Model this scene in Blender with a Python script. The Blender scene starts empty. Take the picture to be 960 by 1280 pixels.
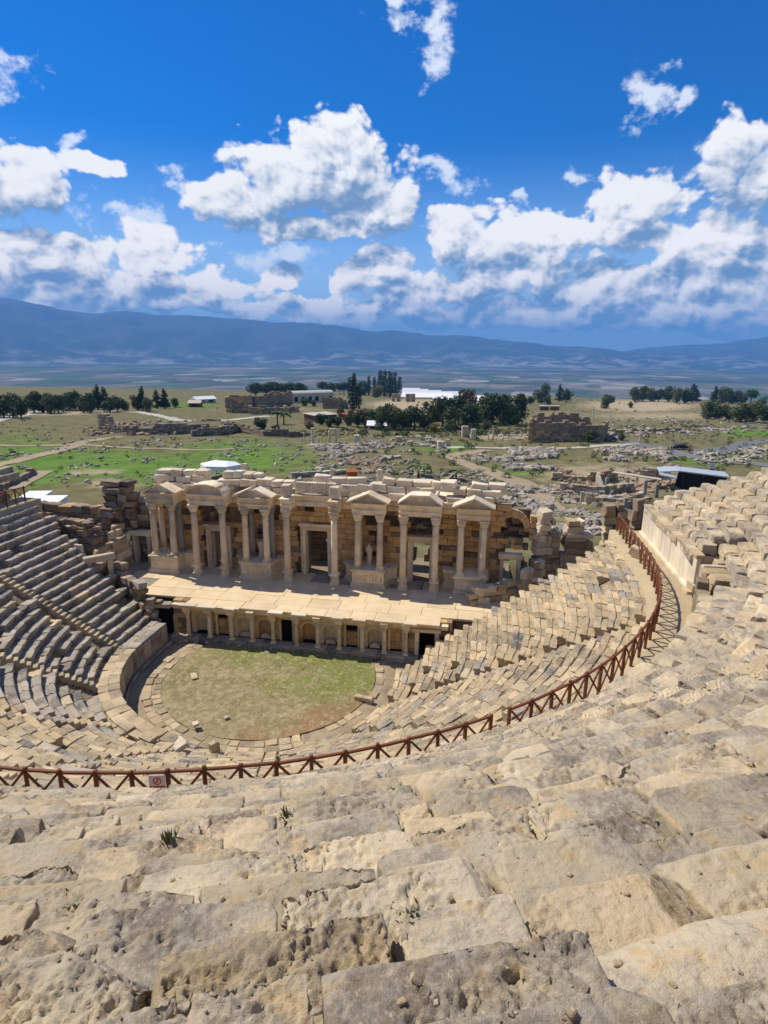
import bpy, math, random
import numpy as np
from mathutils import Vector, Matrix

random.seed(7)
RNG = np.random.default_rng(11)
scene = bpy.context.scene
COL = scene.collection
PI = math.pi

# ------------------------------------------------------------------ camera
CAM = np.array([14.85, -38.65, 23.90])
FPX, PITCH, HEAD, ROLL = 750.4, math.radians(15.065), math.radians(9.375), math.radians(0.6)
fwd0 = np.array([-math.sin(HEAD), math.cos(HEAD), 0.0])
right0 = np.array([math.cos(HEAD), math.sin(HEAD), 0.0])
fwd = fwd0 * math.cos(PITCH) + np.array([0, 0, -math.sin(PITCH)])
up0 = fwd0 * math.sin(PITCH) + np.array([0, 0, math.cos(PITCH)])
cr, sr = math.cos(ROLL), math.sin(ROLL)
RIGHT = cr * right0 + sr * up0
UP = -sr * right0 + cr * up0
cam_d = bpy.data.cameras.new('camera')
cam = bpy.data.objects.new('camera', cam_d)
COL.objects.link(cam)
M = Matrix.Identity(4)
for i in range(3):
    M[i][0], M[i][1], M[i][2], M[i][3] = RIGHT[i], UP[i], -fwd[i], CAM[i]
cam.matrix_world = M
cam_d.sensor_fit = 'HORIZONTAL'
cam_d.sensor_width = 36
cam_d.lens = 36 * FPX / 960
cam_d.clip_start = 0.05
cam_d.clip_end = 90000
scene.camera = cam


def ray(px, py):
    d = fwd + RIGHT * (px - 480) / FPX - UP * (py - 640) / FPX
    return d / np.linalg.norm(d)


def project(P):
    v = np.asarray(P, float) - CAM
    d = v @ fwd
    return np.array([480 + FPX * (v @ RIGHT) / d, 640 - FPX * (v @ UP) / d, d])


def on_z(px, py, z):
    d = ray(px, py)
    return CAM + d * ((z - CAM[2]) / d[2])


# ------------------------------------------------------------------ light
SUN_TO = Vector((-0.75, 0.27, 1.0)).normalized()
SUN_EL = math.asin(SUN_TO.z)
SUN_AZ = math.atan2(SUN_TO.x, SUN_TO.y)          # clockwise from +Y
sun_d = bpy.data.lights.new('sun', 'SUN')
sun_d.energy = 3.4
sun_d.angle = math.radians(0.53)
sun_d.color = (1.0, 0.93, 0.82)
sun = bpy.data.objects.new('sun', sun_d)
sun.rotation_euler = (-SUN_TO).to_track_quat('-Z', 'Y').to_euler()
sun.location = (-60, 30, 90)
COL.objects.link(sun)

scene.view_settings.view_transform = 'Standard'
scene.view_settings.look = 'None'
scene.view_settings.exposure = 0.68
scene.view_settings.gamma = 1.0
scene.view_settings.use_curve_mapping = False


# ------------------------------------------------------------------ node helper
class NT:
    def __init__(s, tree):
        s.t = tree

    def n(s, typ, ins=None, **kw):
        o = s.t.nodes.new(typ)
        for k, v in kw.items():
            setattr(o, k, v)
        if ins:
            for k, v in ins.items():
                s.put(o.inputs[k], v)
        return o

    def put(s, sock, v):
        if hasattr(v, 'links') or isinstance(v, bpy.types.NodeSocket):
            s.t.links.new(v, sock)
        else:
            sock.default_value = v

    def math(s, op, a, b=None, c=None, clamp=False):
        o = s.t.nodes.new('ShaderNodeMath')
        o.operation = op
        o.use_clamp = clamp
        s.put(o.inputs[0], a)
        if b is not None:
            s.put(o.inputs[1], b)
        if c is not None:
            s.put(o.inputs[2], c)
        return o.outputs[0]

    def vmath(s, op, a, b=None, c=None):
        o = s.t.nodes.new('ShaderNodeVectorMath')
        o.operation = op
        s.put(o.inputs[0], a)
        if b is not None:
            s.put(o.inputs[1], b)
        if c is not None:
            s.put(o.inputs[2], c)
        return o.outputs['Value'] if op in ('LENGTH', 'DOT_PRODUCT', 'DISTANCE') else o.outputs[0]

    def ss(s, x, a, b, lo=0.0, hi=1.0):
        o = s.t.nodes.new('ShaderNodeMapRange')
        o.interpolation_type = 'SMOOTHSTEP'
        s.put(o.inputs['Value'], x)
        s.put(o.inputs['From Min'], a)
        s.put(o.inputs['From Max'], b)
        s.put(o.inputs['To Min'], lo)
        s.put(o.inputs['To Max'], hi)
        return o.outputs[0]

    def noise(s, vec, scale, detail=4, rough=0.55, dist=0.0, color=False, dim='3D'):
        o = s.t.nodes.new('ShaderNodeTexNoise')
        o.noise_dimensions = dim
        o.inputs['Scale'].default_value = scale
        o.inputs['Detail'].default_value = detail
        o.inputs['Roughness'].default_value = rough
        o.inputs['Distortion'].default_value = dist
        s.put(o.inputs['Vector'], vec)
        return o.outputs['Color'] if color else o.outputs[0]

    def voro(s, vec, scale, out='Distance', feature='F1', rnd=1.0):
        o = s.t.nodes.new('ShaderNodeTexVoronoi')
        o.feature = feature
        o.inputs['Scale'].default_value = scale
        o.inputs['Randomness'].default_value = rnd
        s.put(o.inputs['Vector'], vec)
        return o.outputs[out]

    def mix(s, fac, a, b, mode='MIX'):
        o = s.t.nodes.new('ShaderNodeMix')
        o.data_type = 'RGBA'
        o.blend_type = mode
        s.put(o.inputs[0], fac)
        for k, v in ((6, a), (7, b)):
            if isinstance(v, tuple) and len(v) == 3:
                v = (*v, 1)
            s.put(o.inputs[k], v)
        return o.outputs[2]


# ------------------------------------------------------------------ world: sky with cumulus
world = bpy.data.worlds.new('World')
scene.world = world
world.use_nodes = True
wt = world.node_tree
wt.nodes.clear()
w = NT(wt)
sky = w.n('ShaderNodeTexSky')
sky.sky_type = 'NISHITA'
sky.sun_disc = False
sky.sun_elevation = SUN_EL
sky.sun_rotation = SUN_AZ
sky.altitude = 400
sky.air_density = 1.0
sky.dust_density = 0.25
sky.ozone_density = 4.0


def px_azel(px, py):
    d = ray(px, py)
    return math.atan2(d[0], d[1]), math.asin(d[2])


# cumulus masses: centre and half axes as seen from the theatre (degrees come from the photograph)
CL = [  # px, py, rx, ry
    (430, 205, 62, 52), (360, 228, 74, 50), (292, 248, 60, 44), (470, 248, 62, 50), (350, 284, 82, 26), (430, 288, 60, 20),
    (905, 195, 48, 44), (800, 250, 72, 42), (945, 225, 60, 55), (860, 305, 115, 40), (930, 300, 80, 50), (770, 290, 60, 30),
    (640, 295, 100, 36), (560, 300, 42, 50), (705, 290, 50, 40), (660, 330, 90, 30), (890, 345, 120, 28),
    (15, 222, 78, 50), (118, 206, 44, 20), (-60, 190, 70, 60), (75, 330, 120, 36), (195, 322, 66, 40), (0, 325, 90, 34),
    (160, 352, 96, 24), (475, 345, 48, 32), (600, 352, 80, 30), (740, 362, 110, 34), (520, 370, 96, 20), (380, 378, 104, 17),
    (230, 378, 96, 17), (60, 368, 120, 20), (870, 380, 160, 36), (660, 388, 160, 26), (1010, 330, 90, 70), (-110, 340, 110, 50),
    (300, 386, 70, 14), (100, 392, 130, 15), (450, 392, 110, 17), (560, 398, 110, 14), (800, 398, 160, 18), (940, 392, 90, 20), (25, 300, 60, 22), (250, 350, 50, 20), (345, 350, 40, 16),
    (1080, 250, 90, 90), (-140, 250, 70, 40),
]
_r = random.Random(5)
CL += [(x_ + _r.uniform(-15, 15), _r.uniform(345, 402), _r.uniform(20, 42), _r.uniform(9, 16)) for x_ in range(-40, 1020, 46)]
WISP = [(545, 28, 34, 36), (18, 84, 38, 22), (806, 116, 40, 26), (216, 214, 24, 14), (566, 224, 46, 14), (345, 322, 66, 18),
        (870, 128, 16, 12), (165, 272, 50, 20), (90, 185, 26, 12), (490, 8, 26, 14), (640, 250, 12, 12), (705, 222, 22, 14)]


def blob_group(name, blobs):
    g = bpy.data.node_groups.new(name, 'ShaderNodeTree')
    g.interface.new_socket('Vec', in_out='INPUT', socket_type='NodeSocketVector')
    g.interface.new_socket('B', in_out='OUTPUT', socket_type='NodeSocketFloat')
    q = NT(g)
    gi = g.nodes.new('NodeGroupInput')
    go = g.nodes.new('NodeGroupOutput')
    cur = None
    for (px, py, rx, ry) in blobs:
        a, e = px_azel(px, py)
        k = math.cos(math.atan((px - 480) / FPX)) ** 2
        ia, ie = FPX / rx / k ** 0.8, FPX / ry / k ** 0.5
        o = q.vmath('MULTIPLY_ADD', gi.outputs[0], (ia, ie, 0), (-a * ia, -e * ie, 0))
        l = q.vmath('LENGTH', o)
        cur = l if cur is None else q.math('SMOOTH_MIN', cur, l, 0.2)
    g.links.new(q.math('SUBTRACT', 1.0, cur), go.inputs[0])
    return g


tc = w.n('ShaderNodeTexCoord').outputs['Generated']
sep = w.n('ShaderNodeSeparateXYZ', {0: tc})
az = w.math('ARCTAN2', sep.outputs[0], sep.outputs[1])
el = w.math('ARCSINE', sep.outputs[2])
comb = w.n('ShaderNodeCombineXYZ', {0: az, 1: el, 2: 0.0}).outputs[0]
stretch = w.vmath('MULTIPLY', comb, (1.0, 1.25, 1.0))
gB = blob_group('cumulus_masses', CL)
gW = blob_group('cloud_wisps', WISP)


def cloud_fields(vec, mass=True):
    """vec = (azimuth, elevation) -> large cumulus masses, billows, fine breakup"""
    st = w.vmath('MULTIPLY', vec, (1.0, 1.3, 1.0))
    warp = w.noise(st, 7.0, 2, 0.5, color=True, dim='2D')
    wv = w.vmath('MULTIPLY_ADD', warp, (0.06, 0.06, 0), (-0.03, -0.03, 0))
    B = None
    if mass:
        gb = w.n('ShaderNodeGroup', node_tree=gB)
        w.put(gb.inputs[0], w.vmath('ADD', vec, wv))
        # fair-weather clouds all round the rest of the sky, away from the masses placed above
        big = w.noise(st, 2.6, 2, 0.5, dim='2D')
        side = w.math('ABSOLUTE', w.math('ADD', az, HEAD))
        g = w.math('MULTIPLY_ADD', w.math('SUBTRACT', big, 0.56), 4.0, w.ss(side, 0.68, 0.9, -3.0, 0.0))
        B = w.math('MAXIMUM', gb.outputs[0], g)
    st2 = w.vmath('ADD', st, w.vmath('MULTIPLY', wv, (0.6, 0.6, 0)))
    vo = w.t.nodes.new('ShaderNodeTexVoronoi')
    vo.feature = 'F1'
    vo.voronoi_dimensions = '2D'
    vo.inputs['Scale'].default_value = 19
    vo.inputs['Detail'].default_value = 2.0
    vo.inputs['Roughness'].default_value = 0.5
    vo.inputs['Lacunarity'].default_value = 2.3
    w.put(vo.inputs['Vector'], st2)
    puff = w.math('SUBTRACT', 0.42, vo.outputs['Distance'])
    fb = w.math('SUBTRACT', w.noise(st2, 15, 6, 0.6, dim='2D'), 0.5)
    return B, w.math('MULTIPLY_ADD', fb, 1.5, w.math('MULTIPLY', puff, 0.75))


B1, T1 = cloud_fields(comb)
B2, _t = cloud_fields(w.vmath('ADD', comb, (-0.016, 0.042, 0.0)))
_b, T2 = cloud_fields(w.vmath('ADD', comb, (-0.007, 0.010, 0.0)), False)
D1 = w.math('MULTIPLY_ADD', B1, 1.25, w.math('MULTIPLY_ADD', T1, 0.85, 0.06))
alpha = w.ss(D1, 0.0, 0.30)
alpha = w.math('MULTIPLY', alpha, w.ss(el, -0.02, 0.03))
lit = w.math('MULTIPLY_ADD', w.math('SUBTRACT', B1, B2), 0.85, 0.42)
lit = w.math('MULTIPLY_ADD', w.math('SUBTRACT', T1, T2), 1.0, lit)
lit = w.math('MULTIPLY_ADD', w.ss(D1, 0.15, 1.0), -0.22, w.math('ADD', lit, 0.16))
lit = w.math('MULTIPLY_ADD', w.noise(stretch, 5.5, 3, 0.55, dim='2D'), -0.9, w.math('ADD', lit, 0.42))
lit = w.ss(lit, 0.0, 1.0)
c_hi = w.mix(w.ss(el, 0.0, 0.26), (9.8, 8.8, 7.6), (6.3, 6.2, 6.0))
c_cloud = w.mix(lit, (1.15, 1.9, 3.0), c_hi)
# wisps
gw = w.n('ShaderNodeGroup', node_tree=gW)
w.put(gw.inputs[0], w.vmath('ADD', comb, w.vmath('MULTIPLY_ADD', w.noise(stretch, 9, 4, 0.6, color=True, dim='2D'), (0.10, 0.10, 0), (-0.05, -0.05, 0))))
wd = w.math('MULTIPLY_ADD', w.math('SUBTRACT', w.noise(w.vmath('MULTIPLY', stretch, (1, 1.2, 1)), 24, 6, 0.62, dim='2D'), 0.5), 3.0, gw.outputs[0])
walpha = w.math('MULTIPLY', w.ss(wd, 0.05, 0.95), 0.8)
skyc = w.n('ShaderNodeHueSaturation', {'Hue': 0.497, 'Saturation': 1.62, 'Value': 0.60, 'Color': sky.outputs[0]}).outputs[0]
skyc = w.vmath('MULTIPLY', skyc, (0.62, 0.80, 1.12))
skyc = w.mix(w.ss(el, 0.0, 0.30, 0.8, 0.0), skyc, (3.6, 5.2, 7.0))
c1 = w.mix(walpha, skyc, (5.8, 6.1, 6.4))
low = w.ss(el, 0.0, 0.10, 0.35, 0.0)
c_cloud = w.mix(low, c_cloud, (2.6, 4.4, 6.4))
c2 = w.mix(alpha, c1, c_cloud)
bg = w.n('ShaderNodeBackground', {'Color': c2, 'Strength': 0.115})
wo = w.n('ShaderNodeOutputWorld')
wt.links.new(bg.outputs[0], wo.inputs['Surface'])
world.cycles.sampling_method = 'NONE'


# ------------------------------------------------------------------ noise in numpy
def _h(ix, iy, iz, seed):
    n = (ix * 374761393 + iy * 668265263 + iz * 2147483647 + seed * 974711) & 0xffffffff
    n = ((n ^ (n >> 13)) * 1274126177) & 0xffffffff
    n = ((n ^ (n >> 16)) * 2246822519) & 0xffffffff
    return ((n ^ (n >> 15)) & 0xffffff) / float(0xffffff)


def vnoise(P, seed=0):
    P = np.asarray(P, float)
    i = np.floor(P).astype(np.int64)
    f = P - i
    u = f * f * f * (f * (f * 6 - 15) + 10)
    x, y, z = i[:, 0], i[:, 1], i[:, 2]
    r = 0
    for dx in (0, 1):
        wx = u[:, 0] if dx else 1 - u[:, 0]
        for dy in (0, 1):
            wy = u[:, 1] if dy else 1 - u[:, 1]
            for dz in (0, 1):
                wz = u[:, 2] if dz else 1 - u[:, 2]
                r = r + wx * wy * wz * _h(x + dx, y + dy, z + dz, seed)
    return r * 2 - 1


def fbm(P, octv=4, seed=0, gain=0.5, lac=2.07):
    P = np.asarray(P, float)
    a, s, r = 1.0, 0.0, 0
    for k in range(octv):
        r = r + a * vnoise(P, seed + k * 17)
        s += a
        a *= gain
        P = P * lac + 13.7
    return r / s


# ------------------------------------------------------------------ mesh builder
class MB:
    def __init__(s):
        s.v, s.f, s.r, s.n = [], [], [], 0

    def add(s, V, Fs, rnd=0.0):
        V = np.asarray(V, float)
        s.v.append(V)
        s.r.append(np.full(len(V), rnd))
        for F in (Fs if isinstance(Fs, list) else [Fs]):
            F = np.asarray(F, np.int64)
            if F.ndim == 1:
                F = F[None]
            s.f.append(F + s.n)
        s.n += len(V)
        return s

    def mesh(s, name, mat, smooth=False):
        me = bpy.data.meshes.new(name)
        V = np.concatenate(s.v)
        me.vertices.add(len(V))
        me.vertices.foreach_set('co', V.ravel())
        idx = np.concatenate([F.ravel() for F in s.f])
        tot = np.concatenate([np.full(len(F), F.shape[1]) for F in s.f])
        st = np.concatenate([[0], np.cumsum(tot)[:-1]])
        me.loops.add(len(idx))
        me.loops.foreach_set('vertex_index', idx.astype(np.int32))
        me.polygons.add(len(tot))
        me.polygons.foreach_set('loop_start', st.astype(np.int32))
        me.polygons.foreach_set('use_smooth', np.full(len(tot), smooth))
        a = me.attributes.new('rnd', 'FLOAT', 'POINT')
        a.data.foreach_set('value', np.concatenate(s.r).astype(np.float32))
        me.update(calc_edges=True)
        if mat is not None:
            me.materials.append(mat)
        return me

    def build(s, name, mat, parent=None, smooth=False):
        return link(name, s.mesh(name, mat, smooth), parent)


def link(name, me, parent=None, loc=None, rz=None):
    o = bpy.data.objects.new(name, me)
    COL.objects.link(o)
    if parent is not None:
        o.parent = parent
    if loc is not None:
        o.location = loc
    if rz is not None:
        o.rotation_euler = (0, 0, rz)
    return o


def tag(o, label=None, cat=None, group=None, kind=None):
    if label:
        o['label'] = label
    if cat:
        o['category'] = cat
    if group:
        o['group'] = group
    if kind:
        o['kind'] = kind
    return o


def thing(name, label, cat, loc=(0, 0, 0), rz=0, group=None):
    o = bpy.data.objects.new(name, None)
    o.empty_display_size = 0.3
    COL.objects.link(o)
    o.location = loc
    o.rotation_euler = (0, 0, rz)
    return tag(o, label, cat, group)


# chamfered box template -------------------------------------------------
def _cb_template():
    corners = [(i, j, k) for i in (-1, 1) for j in (-1, 1) for k in (-1, 1)]
    ids = {}
    P, Cn = [], []
    for c in corners:
        for a in range(3):
            ids[(c, a)] = len(P)
            P.append((c, a))
    quads, tris = [], []
    for a in range(3):
        for s in (-1, 1):
            cs = [c for c in corners if c[a] == s]
            b, d = (a + 1) % 3, (a + 2) % 3
            cs.sort(key=lambda c: math.atan2(c[d], c[b]))
            q = [ids[(c, a)] for c in cs]
            quads.append(q if s > 0 else q[::-1])
    for e in range(3):
        a, b = (e + 1) % 3, (e + 2) % 3
        for sa in (-1, 1):
            for sb in (-1, 1):
                def cc(t):
                    c = [0, 0, 0]
                    c[e], c[a], c[b] = t, sa, sb
                    return tuple(c)
                q = [ids[(cc(-1), a)], ids[(cc(1), a)], ids[(cc(1), b)], ids[(cc(-1), b)]]
                quads.append(('e', q, (e, a, b, sa, sb)))
    for c in corners:
        tris.append([ids[(c, 0)], ids[(c, 1)], ids[(c, 2)]])
    # orient
    def pos(i):
        c, a = P[i]
        return np.array([c[k] * (1.0 if k == a else 0.8) for k in range(3)])
    qs = []
    for q in quads:
        if isinstance(q, tuple):
            q = q[1]
        p = [pos(i) for i in q]
        nrm = np.cross(p[1] - p[0], p[2] - p[0])
        if nrm @ sum(p) < 0:
            q = q[::-1]
        qs.append(q)
    ts = []
    for t in tris:
        p = [pos(i) for i in t]
        if np.cross(p[1] - p[0], p[2] - p[0]) @ sum(p) < 0:
            t = t[::-1]
        ts.append(t)
    sg = np.array([c for c, a in P], float)
    ax = np.array([[1.0 if k == a else 0.0 for k in range(3)] for c, a in P])
    cid = np.array([corners.index(c) for c, a in P])
    return sg, ax, cid, np.array(qs), np.array(ts)


CB_S, CB_A, CB_C, CB_Q, CB_T = _cb_template()


def cbox(size, ch=0.03, jit=0.0, rng=RNG):
    h = np.array(size) / 2
    V = CB_S * (h - ch * (1 - CB_A))
    if jit:
        V = V + (rng.random((8, 3)) * 2 - 1)[CB_C] * jit
    return V


def rotz(V, a):
    c, s = math.cos(a), math.sin(a)
    V = np.asarray(V)
    return np.stack([c * V[:, 0] - s * V[:, 1], s * V[:, 0] + c * V[:, 1], V[:, 2]], 1)


def tilt(V, ax, ay):
    c, s = math.cos(ax), math.sin(ax)
    V = np.stack([V[:, 0], c * V[:, 1] - s * V[:, 2], s * V[:, 1] + c * V[:, 2]], 1)
    c, s = math.cos(ay), math.sin(ay)
    return np.stack([c * V[:, 0] + s * V[:, 2], V[:, 1], -s * V[:, 0] + c * V[:, 2]], 1)


def add_stone(mb, c, size, rz=0.0, ch=0.03, jit=0.03, tl=0.0, rnd=None, rng=RNG):
    V = cbox(size, min(ch, min(size) * 0.3), jit, rng)
    if tl:
        V = tilt(V, rng.normal() * tl, rng.normal() * tl)
    V = rotz(V, rz) + np.array(c)
    mb.add(V, [CB_Q, CB_T], rng.random() if rnd is None else rnd)
    return mb


def stone_obj(name, c, size, mat, parent, rz=0.0, ch=0.03, jit=0.03, tl=0.0, rng=RNG):
    return add_stone(MB(), c, size, rz, ch, jit, tl, rng=rng).build(name, mat, parent)


# a small library of shared stone meshes of unit size -------------------
LIB = {}


def lib_stone(name, mat, size, c, parent=None, rz=0.0, tl=0.0, key='unit', nvar=10, rng=RNG, rough=0.06):
    k = (key, mat.name)
    if k not in LIB:
        LIB[k] = []
        for i in range(nvar):
            V = cbox((1, 1, 1), 0.05, rough, RNG)
            LIB[k].append(MB().add(V, [CB_Q, CB_T]).mesh('stone_' + key, mat))
    o = link(name, LIB[k][int(rng.integers(nvar))], parent)
    o.location = c
    o.scale = size
    o.rotation_euler = (rng.normal() * tl, rng.normal() * tl, rz)
    return o


# rounded eroded block with dense surface ---------------------------------
def eroded_block(size, res, seed, rough=0.03, rr=0.05, pit=0.02, coarse=0.05, chips=0.5, closed=True):
    h = np.array(size) / 2
    n = [max(2, int(math.ceil(s / res))) for s in size]
    verts, quads, off = [], [], 0
    for a in range(3):
        b, d = (a + 1) % 3, (a + 2) % 3
        gb, gd = np.meshgrid(np.linspace(-h[b], h[b], n[b] + 1), np.linspace(-h[d], h[d], n[d] + 1), indexing='ij')
        for s in (-1, 1):
            if not closed and (a, s) in ((2, -1), (1, 1)):
                continue
            V = np.zeros(gb.shape + (3,))
            V[..., a] = s * h[a]
            V[..., b] = gb
            V[..., d] = gd
            I = np.arange(gb.size).reshape(gb.shape) + off
            q = np.stack([I[:-1, :-1], I[1:, :-1], I[1:, 1:], I[:-1, 1:]], -1).reshape(-1, 4)
            if s < 0:
                q = q[:, ::-1]
            verts.append(V.reshape(-1, 3))
            quads.append(q)
            off += gb.size
    V = np.concatenate(verts)
    Q = np.concatenate(quads)
    key = np.round(V / 1e-4).astype(np.int64)
    _, fi, inv = np.unique(key, axis=0, return_index=True, return_inverse=True)
    V = V[fi]
    Q = inv.ravel()[Q]
    rr = min(rr, min(size) * 0.45)
    # uneven edge radius
    e = rr * (0.75 + 0.9 * np.clip(fbm(V * 2.2 + seed * 3.1, 2, seed) + 0.2, 0, 1))[:, None]
    inner = np.clip(V, -h + e, h - e)
    N = V - inner
    N /= np.maximum(np.linalg.norm(N, axis=1), 1e-9)[:, None]
    V = inner + N * e
    rg = np.random.default_rng(seed * 13 + 1)
    wob = fbm(V * 4 + seed * 2.1, 2, seed)
    # broken facets: slices struck off corners and edges
    for k in range(int(3 + chips * 9)):
        nd = rg.choice([-1, 1], 3) * rg.random(3) ** 1.5
        nd[2] = abs(nd[2]) * 0.9 + 0.1
        nd /= np.linalg.norm(nd)
        lim = (np.abs(nd) * h).sum() * rg.uniform(0.80 - 0.12 * chips, 0.98)
        bump_ = 0.03 * wob * (1 if k % 2 else -1)
        tt = np.maximum(V @ nd - lim - bump_, 0)
        V = V - nd * tt[:, None]
    off = np.array([seed * 7.31, seed * 3.77, seed * 5.13])
    A_ = np.array([1.0, 1.0, 1.7])
    d = coarse * fbm(V * 1.7 + off, 2, seed)
    m = np.clip(fbm(V * 1.6 + off + 40, 2, seed + 5) * 4.0 + 0.0 + 0.55 * chips, 0.03, 1)
    rid = np.abs(fbm(V * A_ * 9.0 + off, 4, seed + 9, 0.62))
    d = d - rough * m * np.clip(0.6 - rid * 2.4, 0, 1)
    d = d + rough * 0.8 * m * fbm(V * A_ * 12.0 + off, 4, seed + 3, 0.65)
    pn = fbm(V * A_ * 15 + off, 3, seed + 21)
    d = d - pit * np.clip((pn - 0.22) * 8, 0, 1) * (0.3 + m)
    if res < 0.06:
        d = d + rough * (0.10 + 0.5 * m) * fbm(V * A_ * 36 + off, 3, seed + 31, 0.65)
    V = V + N * d[:, None]
    return V, Q


# ------------------------------------------------------------------ materials
def new_mat(name):
    m = bpy.data.materials.new(name)
    m.use_nodes = True
    t = m.node_tree
    t.nodes.clear()
    q = NT(t)
    b = q.n('ShaderNodeBsdfPrincipled', {'Roughness': 0.9})
    b.inputs['Specular IOR Level'].default_value = 0.25
    o = q.n('ShaderNodeOutputMaterial')
    t.links.new(b.outputs[0], o.inputs[0])
    return m, q, b


def rnd_socket(q):
    at = q.n('ShaderNodeAttribute', attribute_name='rnd')
    oi = q.n('ShaderNodeObjectInfo')
    return q.math('FRACT', q.math('ADD', at.outputs['Fac'], oi.outputs['Random']))


def stone_mat(name, A, B, C, G=(0.16, 0.14, 0.115), g=0.35, c=0.4, fine=1.0, bump=0.35, dist=0.03, var=0.35, pale=0.25):
    m, q, b = new_mat(name)
    p = q.n('ShaderNodeNewGeometry').outputs['Position']
    r = rnd_socket(q)
    r2 = q.math('FRACT', q.math('MULTIPLY', r, 7.13))
    r3 = q.math('FRACT', q.math('MULTIPLY', r, 17.7))
    sh = q.vmath('ADD', p, q.n('ShaderNodeCombineXYZ', {0: q.math('MULTIPLY', r, 9.0), 1: q.math('MULTIPLY', r2, 7.0), 2: 0.0}).outputs[0])
    n1 = q.noise(sh, 0.55 * fine, 5, 0.6)
    n2 = q.noise(sh, 2.3 * fine, 7, 0.65, 0.3)
    n3 = q.noise(sh, 7.5 * fine, 8, 0.7)
    n4 = q.noise(p, 30 * fine, 5, 0.7)
    col = q.mix(q.ss(n1, 0.35, 0.65), A, B)
    col = q.mix(q.math('MULTIPLY', q.ss(n2, 0.5, 0.68), c), col, C)
    col = q.mix(q.math('MULTIPLY', q.ss(r3, 0.55, 1.0), 0.55), col, q.mix(0.5, C, A))
    lf = q.math('MULTIPLY', q.ss(q.math('MULTIPLY_ADD', n3, 0.55, q.math('MULTIPLY', n1, 0.5)), 0.5, 0.66), g)
    col = q.mix(lf, col, G)
    pl = q.math('MULTIPLY', q.ss(n3, 0.56, 0.72), pale)
    col = q.mix(pl, col, tuple(min(0.85, x * 1.35 + 0.06) for x in A))
    n5 = q.noise(p, 95 * fine, 3, 0.6)
    sp = q.ss(q.math('MULTIPLY_ADD', n5, 0.35, q.math('MULTIPLY', n4, 0.7)), 0.58, 0.74, 1.0, 0.62)
    br = q.math('MULTIPLY_ADD', r2, var, 1.0 - var * 0.55)
    br = q.math('MULTIPLY', br, sp)
    col = q.vmath('MULTIPLY', col, q.n('ShaderNodeCombineXYZ', {0: br, 1: br, 2: br}).outputs[0])
    t = m.node_tree
    t.links.new(col, b.inputs['Base Color'])
    hgt = q.math('MULTIPLY_ADD', n4, 0.45, n3)
    hgt = q.math('MULTIPLY_ADD', n5, 0.22, hgt)
    hgt = q.math('MULTIPLY_ADD', q.voro(sh, 11 * fine), 0.25, hgt)
    bp = q.n('ShaderNodeBump', {'Strength': bump, 'Distance': dist, 'Height': hgt})
    t.links.new(bp.outputs[0], b.inputs['Normal'])
    return m


def plain_mat(name, col, rough=0.8, var=0.12, sc=3.0, bump=0.15, metal=0.0, dist=0.01):
    m, q, b = new_mat(name)
    p = q.n('ShaderNodeNewGeometry').outputs['Position']
    r = rnd_socket(q)
    n = q.noise(p, sc, 6, 0.65)
    f = q.math('ADD', q.math('MULTIPLY_ADD', n, var * 2, 1 - var), q.math('MULTIPLY_ADD', r, var, -var / 2))
    c = q.vmath('MULTIPLY', (*col,), q.n('ShaderNodeCombineXYZ', {0: f, 1: f, 2: f}).outputs[0])
    m.node_tree.links.new(c, b.inputs['Base Color'])
    b.inputs['Roughness'].default_value = rough
    b.inputs['Metallic'].default_value = metal
    if bump:
        bp = q.n('ShaderNodeBump', {'Strength': bump, 'Distance': dist, 'Height': q.noise(p, sc * 4, 5, 0.6)})
        m.node_tree.links.new(bp.outputs[0], b.inputs['Normal'])
    return m


TAN = (0.52, 0.40, 0.235)
CREAM = (0.60, 0.49, 0.32)
GREY = (0.37, 0.32, 0.25)
ORANGE = (0.55, 0.32, 0.10)
M_near = stone_mat('weathered_travertine_near', (0.57, 0.46, 0.295), (0.40, 0.345, 0.265), (0.55, 0.37, 0.15), G=(0.175, 0.135, 0.095), g=0.8, c=0.55, fine=1.5, bump=1.0, dist=0.022, var=0.35, pale=0.65)
M_seat = stone_mat('travertine_seats', (0.56, 0.44, 0.265), (0.46, 0.375, 0.25), (0.57, 0.38, 0.16), G=(0.17, 0.135, 0.095), g=0.75, c=0.45, bump=0.7, dist=0.04, var=0.42, pale=0.65)
M_seatgrey = stone_mat('lichen_travertine_seats', (0.44, 0.375, 0.29), (0.34, 0.295, 0.24), (0.48, 0.35, 0.19), G=(0.085, 0.075, 0.062), g=0.85, c=0.25, bump=0.55, dist=0.04, var=0.3, pale=0.35)
M_core = stone_mat('rubble_core', (0.36, 0.28, 0.17), (0.30, 0.24, 0.15), (0.40, 0.26, 0.11), G=(0.12, 0.10, 0.07), g=0.6, bump=0.8, dist=0.08, pale=0.2)
M_marble = stone_mat('weathered_marble', (0.82, 0.69, 0.49), (0.76, 0.64, 0.46), (0.74, 0.52, 0.26), G=(0.28, 0.21, 0.14), g=0.45, c=0.45, fine=1.6, bump=0.6, dist=0.03, var=0.35, pale=0.5)
M_white = stone_mat('pale_marble', (0.66, 0.57, 0.42), (0.58, 0.49, 0.355), (0.62, 0.45, 0.22), G=(0.30, 0.26, 0.20), g=0.3, c=0.3, fine=1.2, bump=0.4, dist=0.03, var=0.3, pale=0.4)
M_blue = stone_mat('grey_blue_marble', (0.30, 0.30, 0.31), (0.36, 0.35, 0.34), (0.42, 0.36, 0.27), g=0.3, c=0.3, fine=1.6, bump=0.3, dist=0.02, var=0.2)
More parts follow.
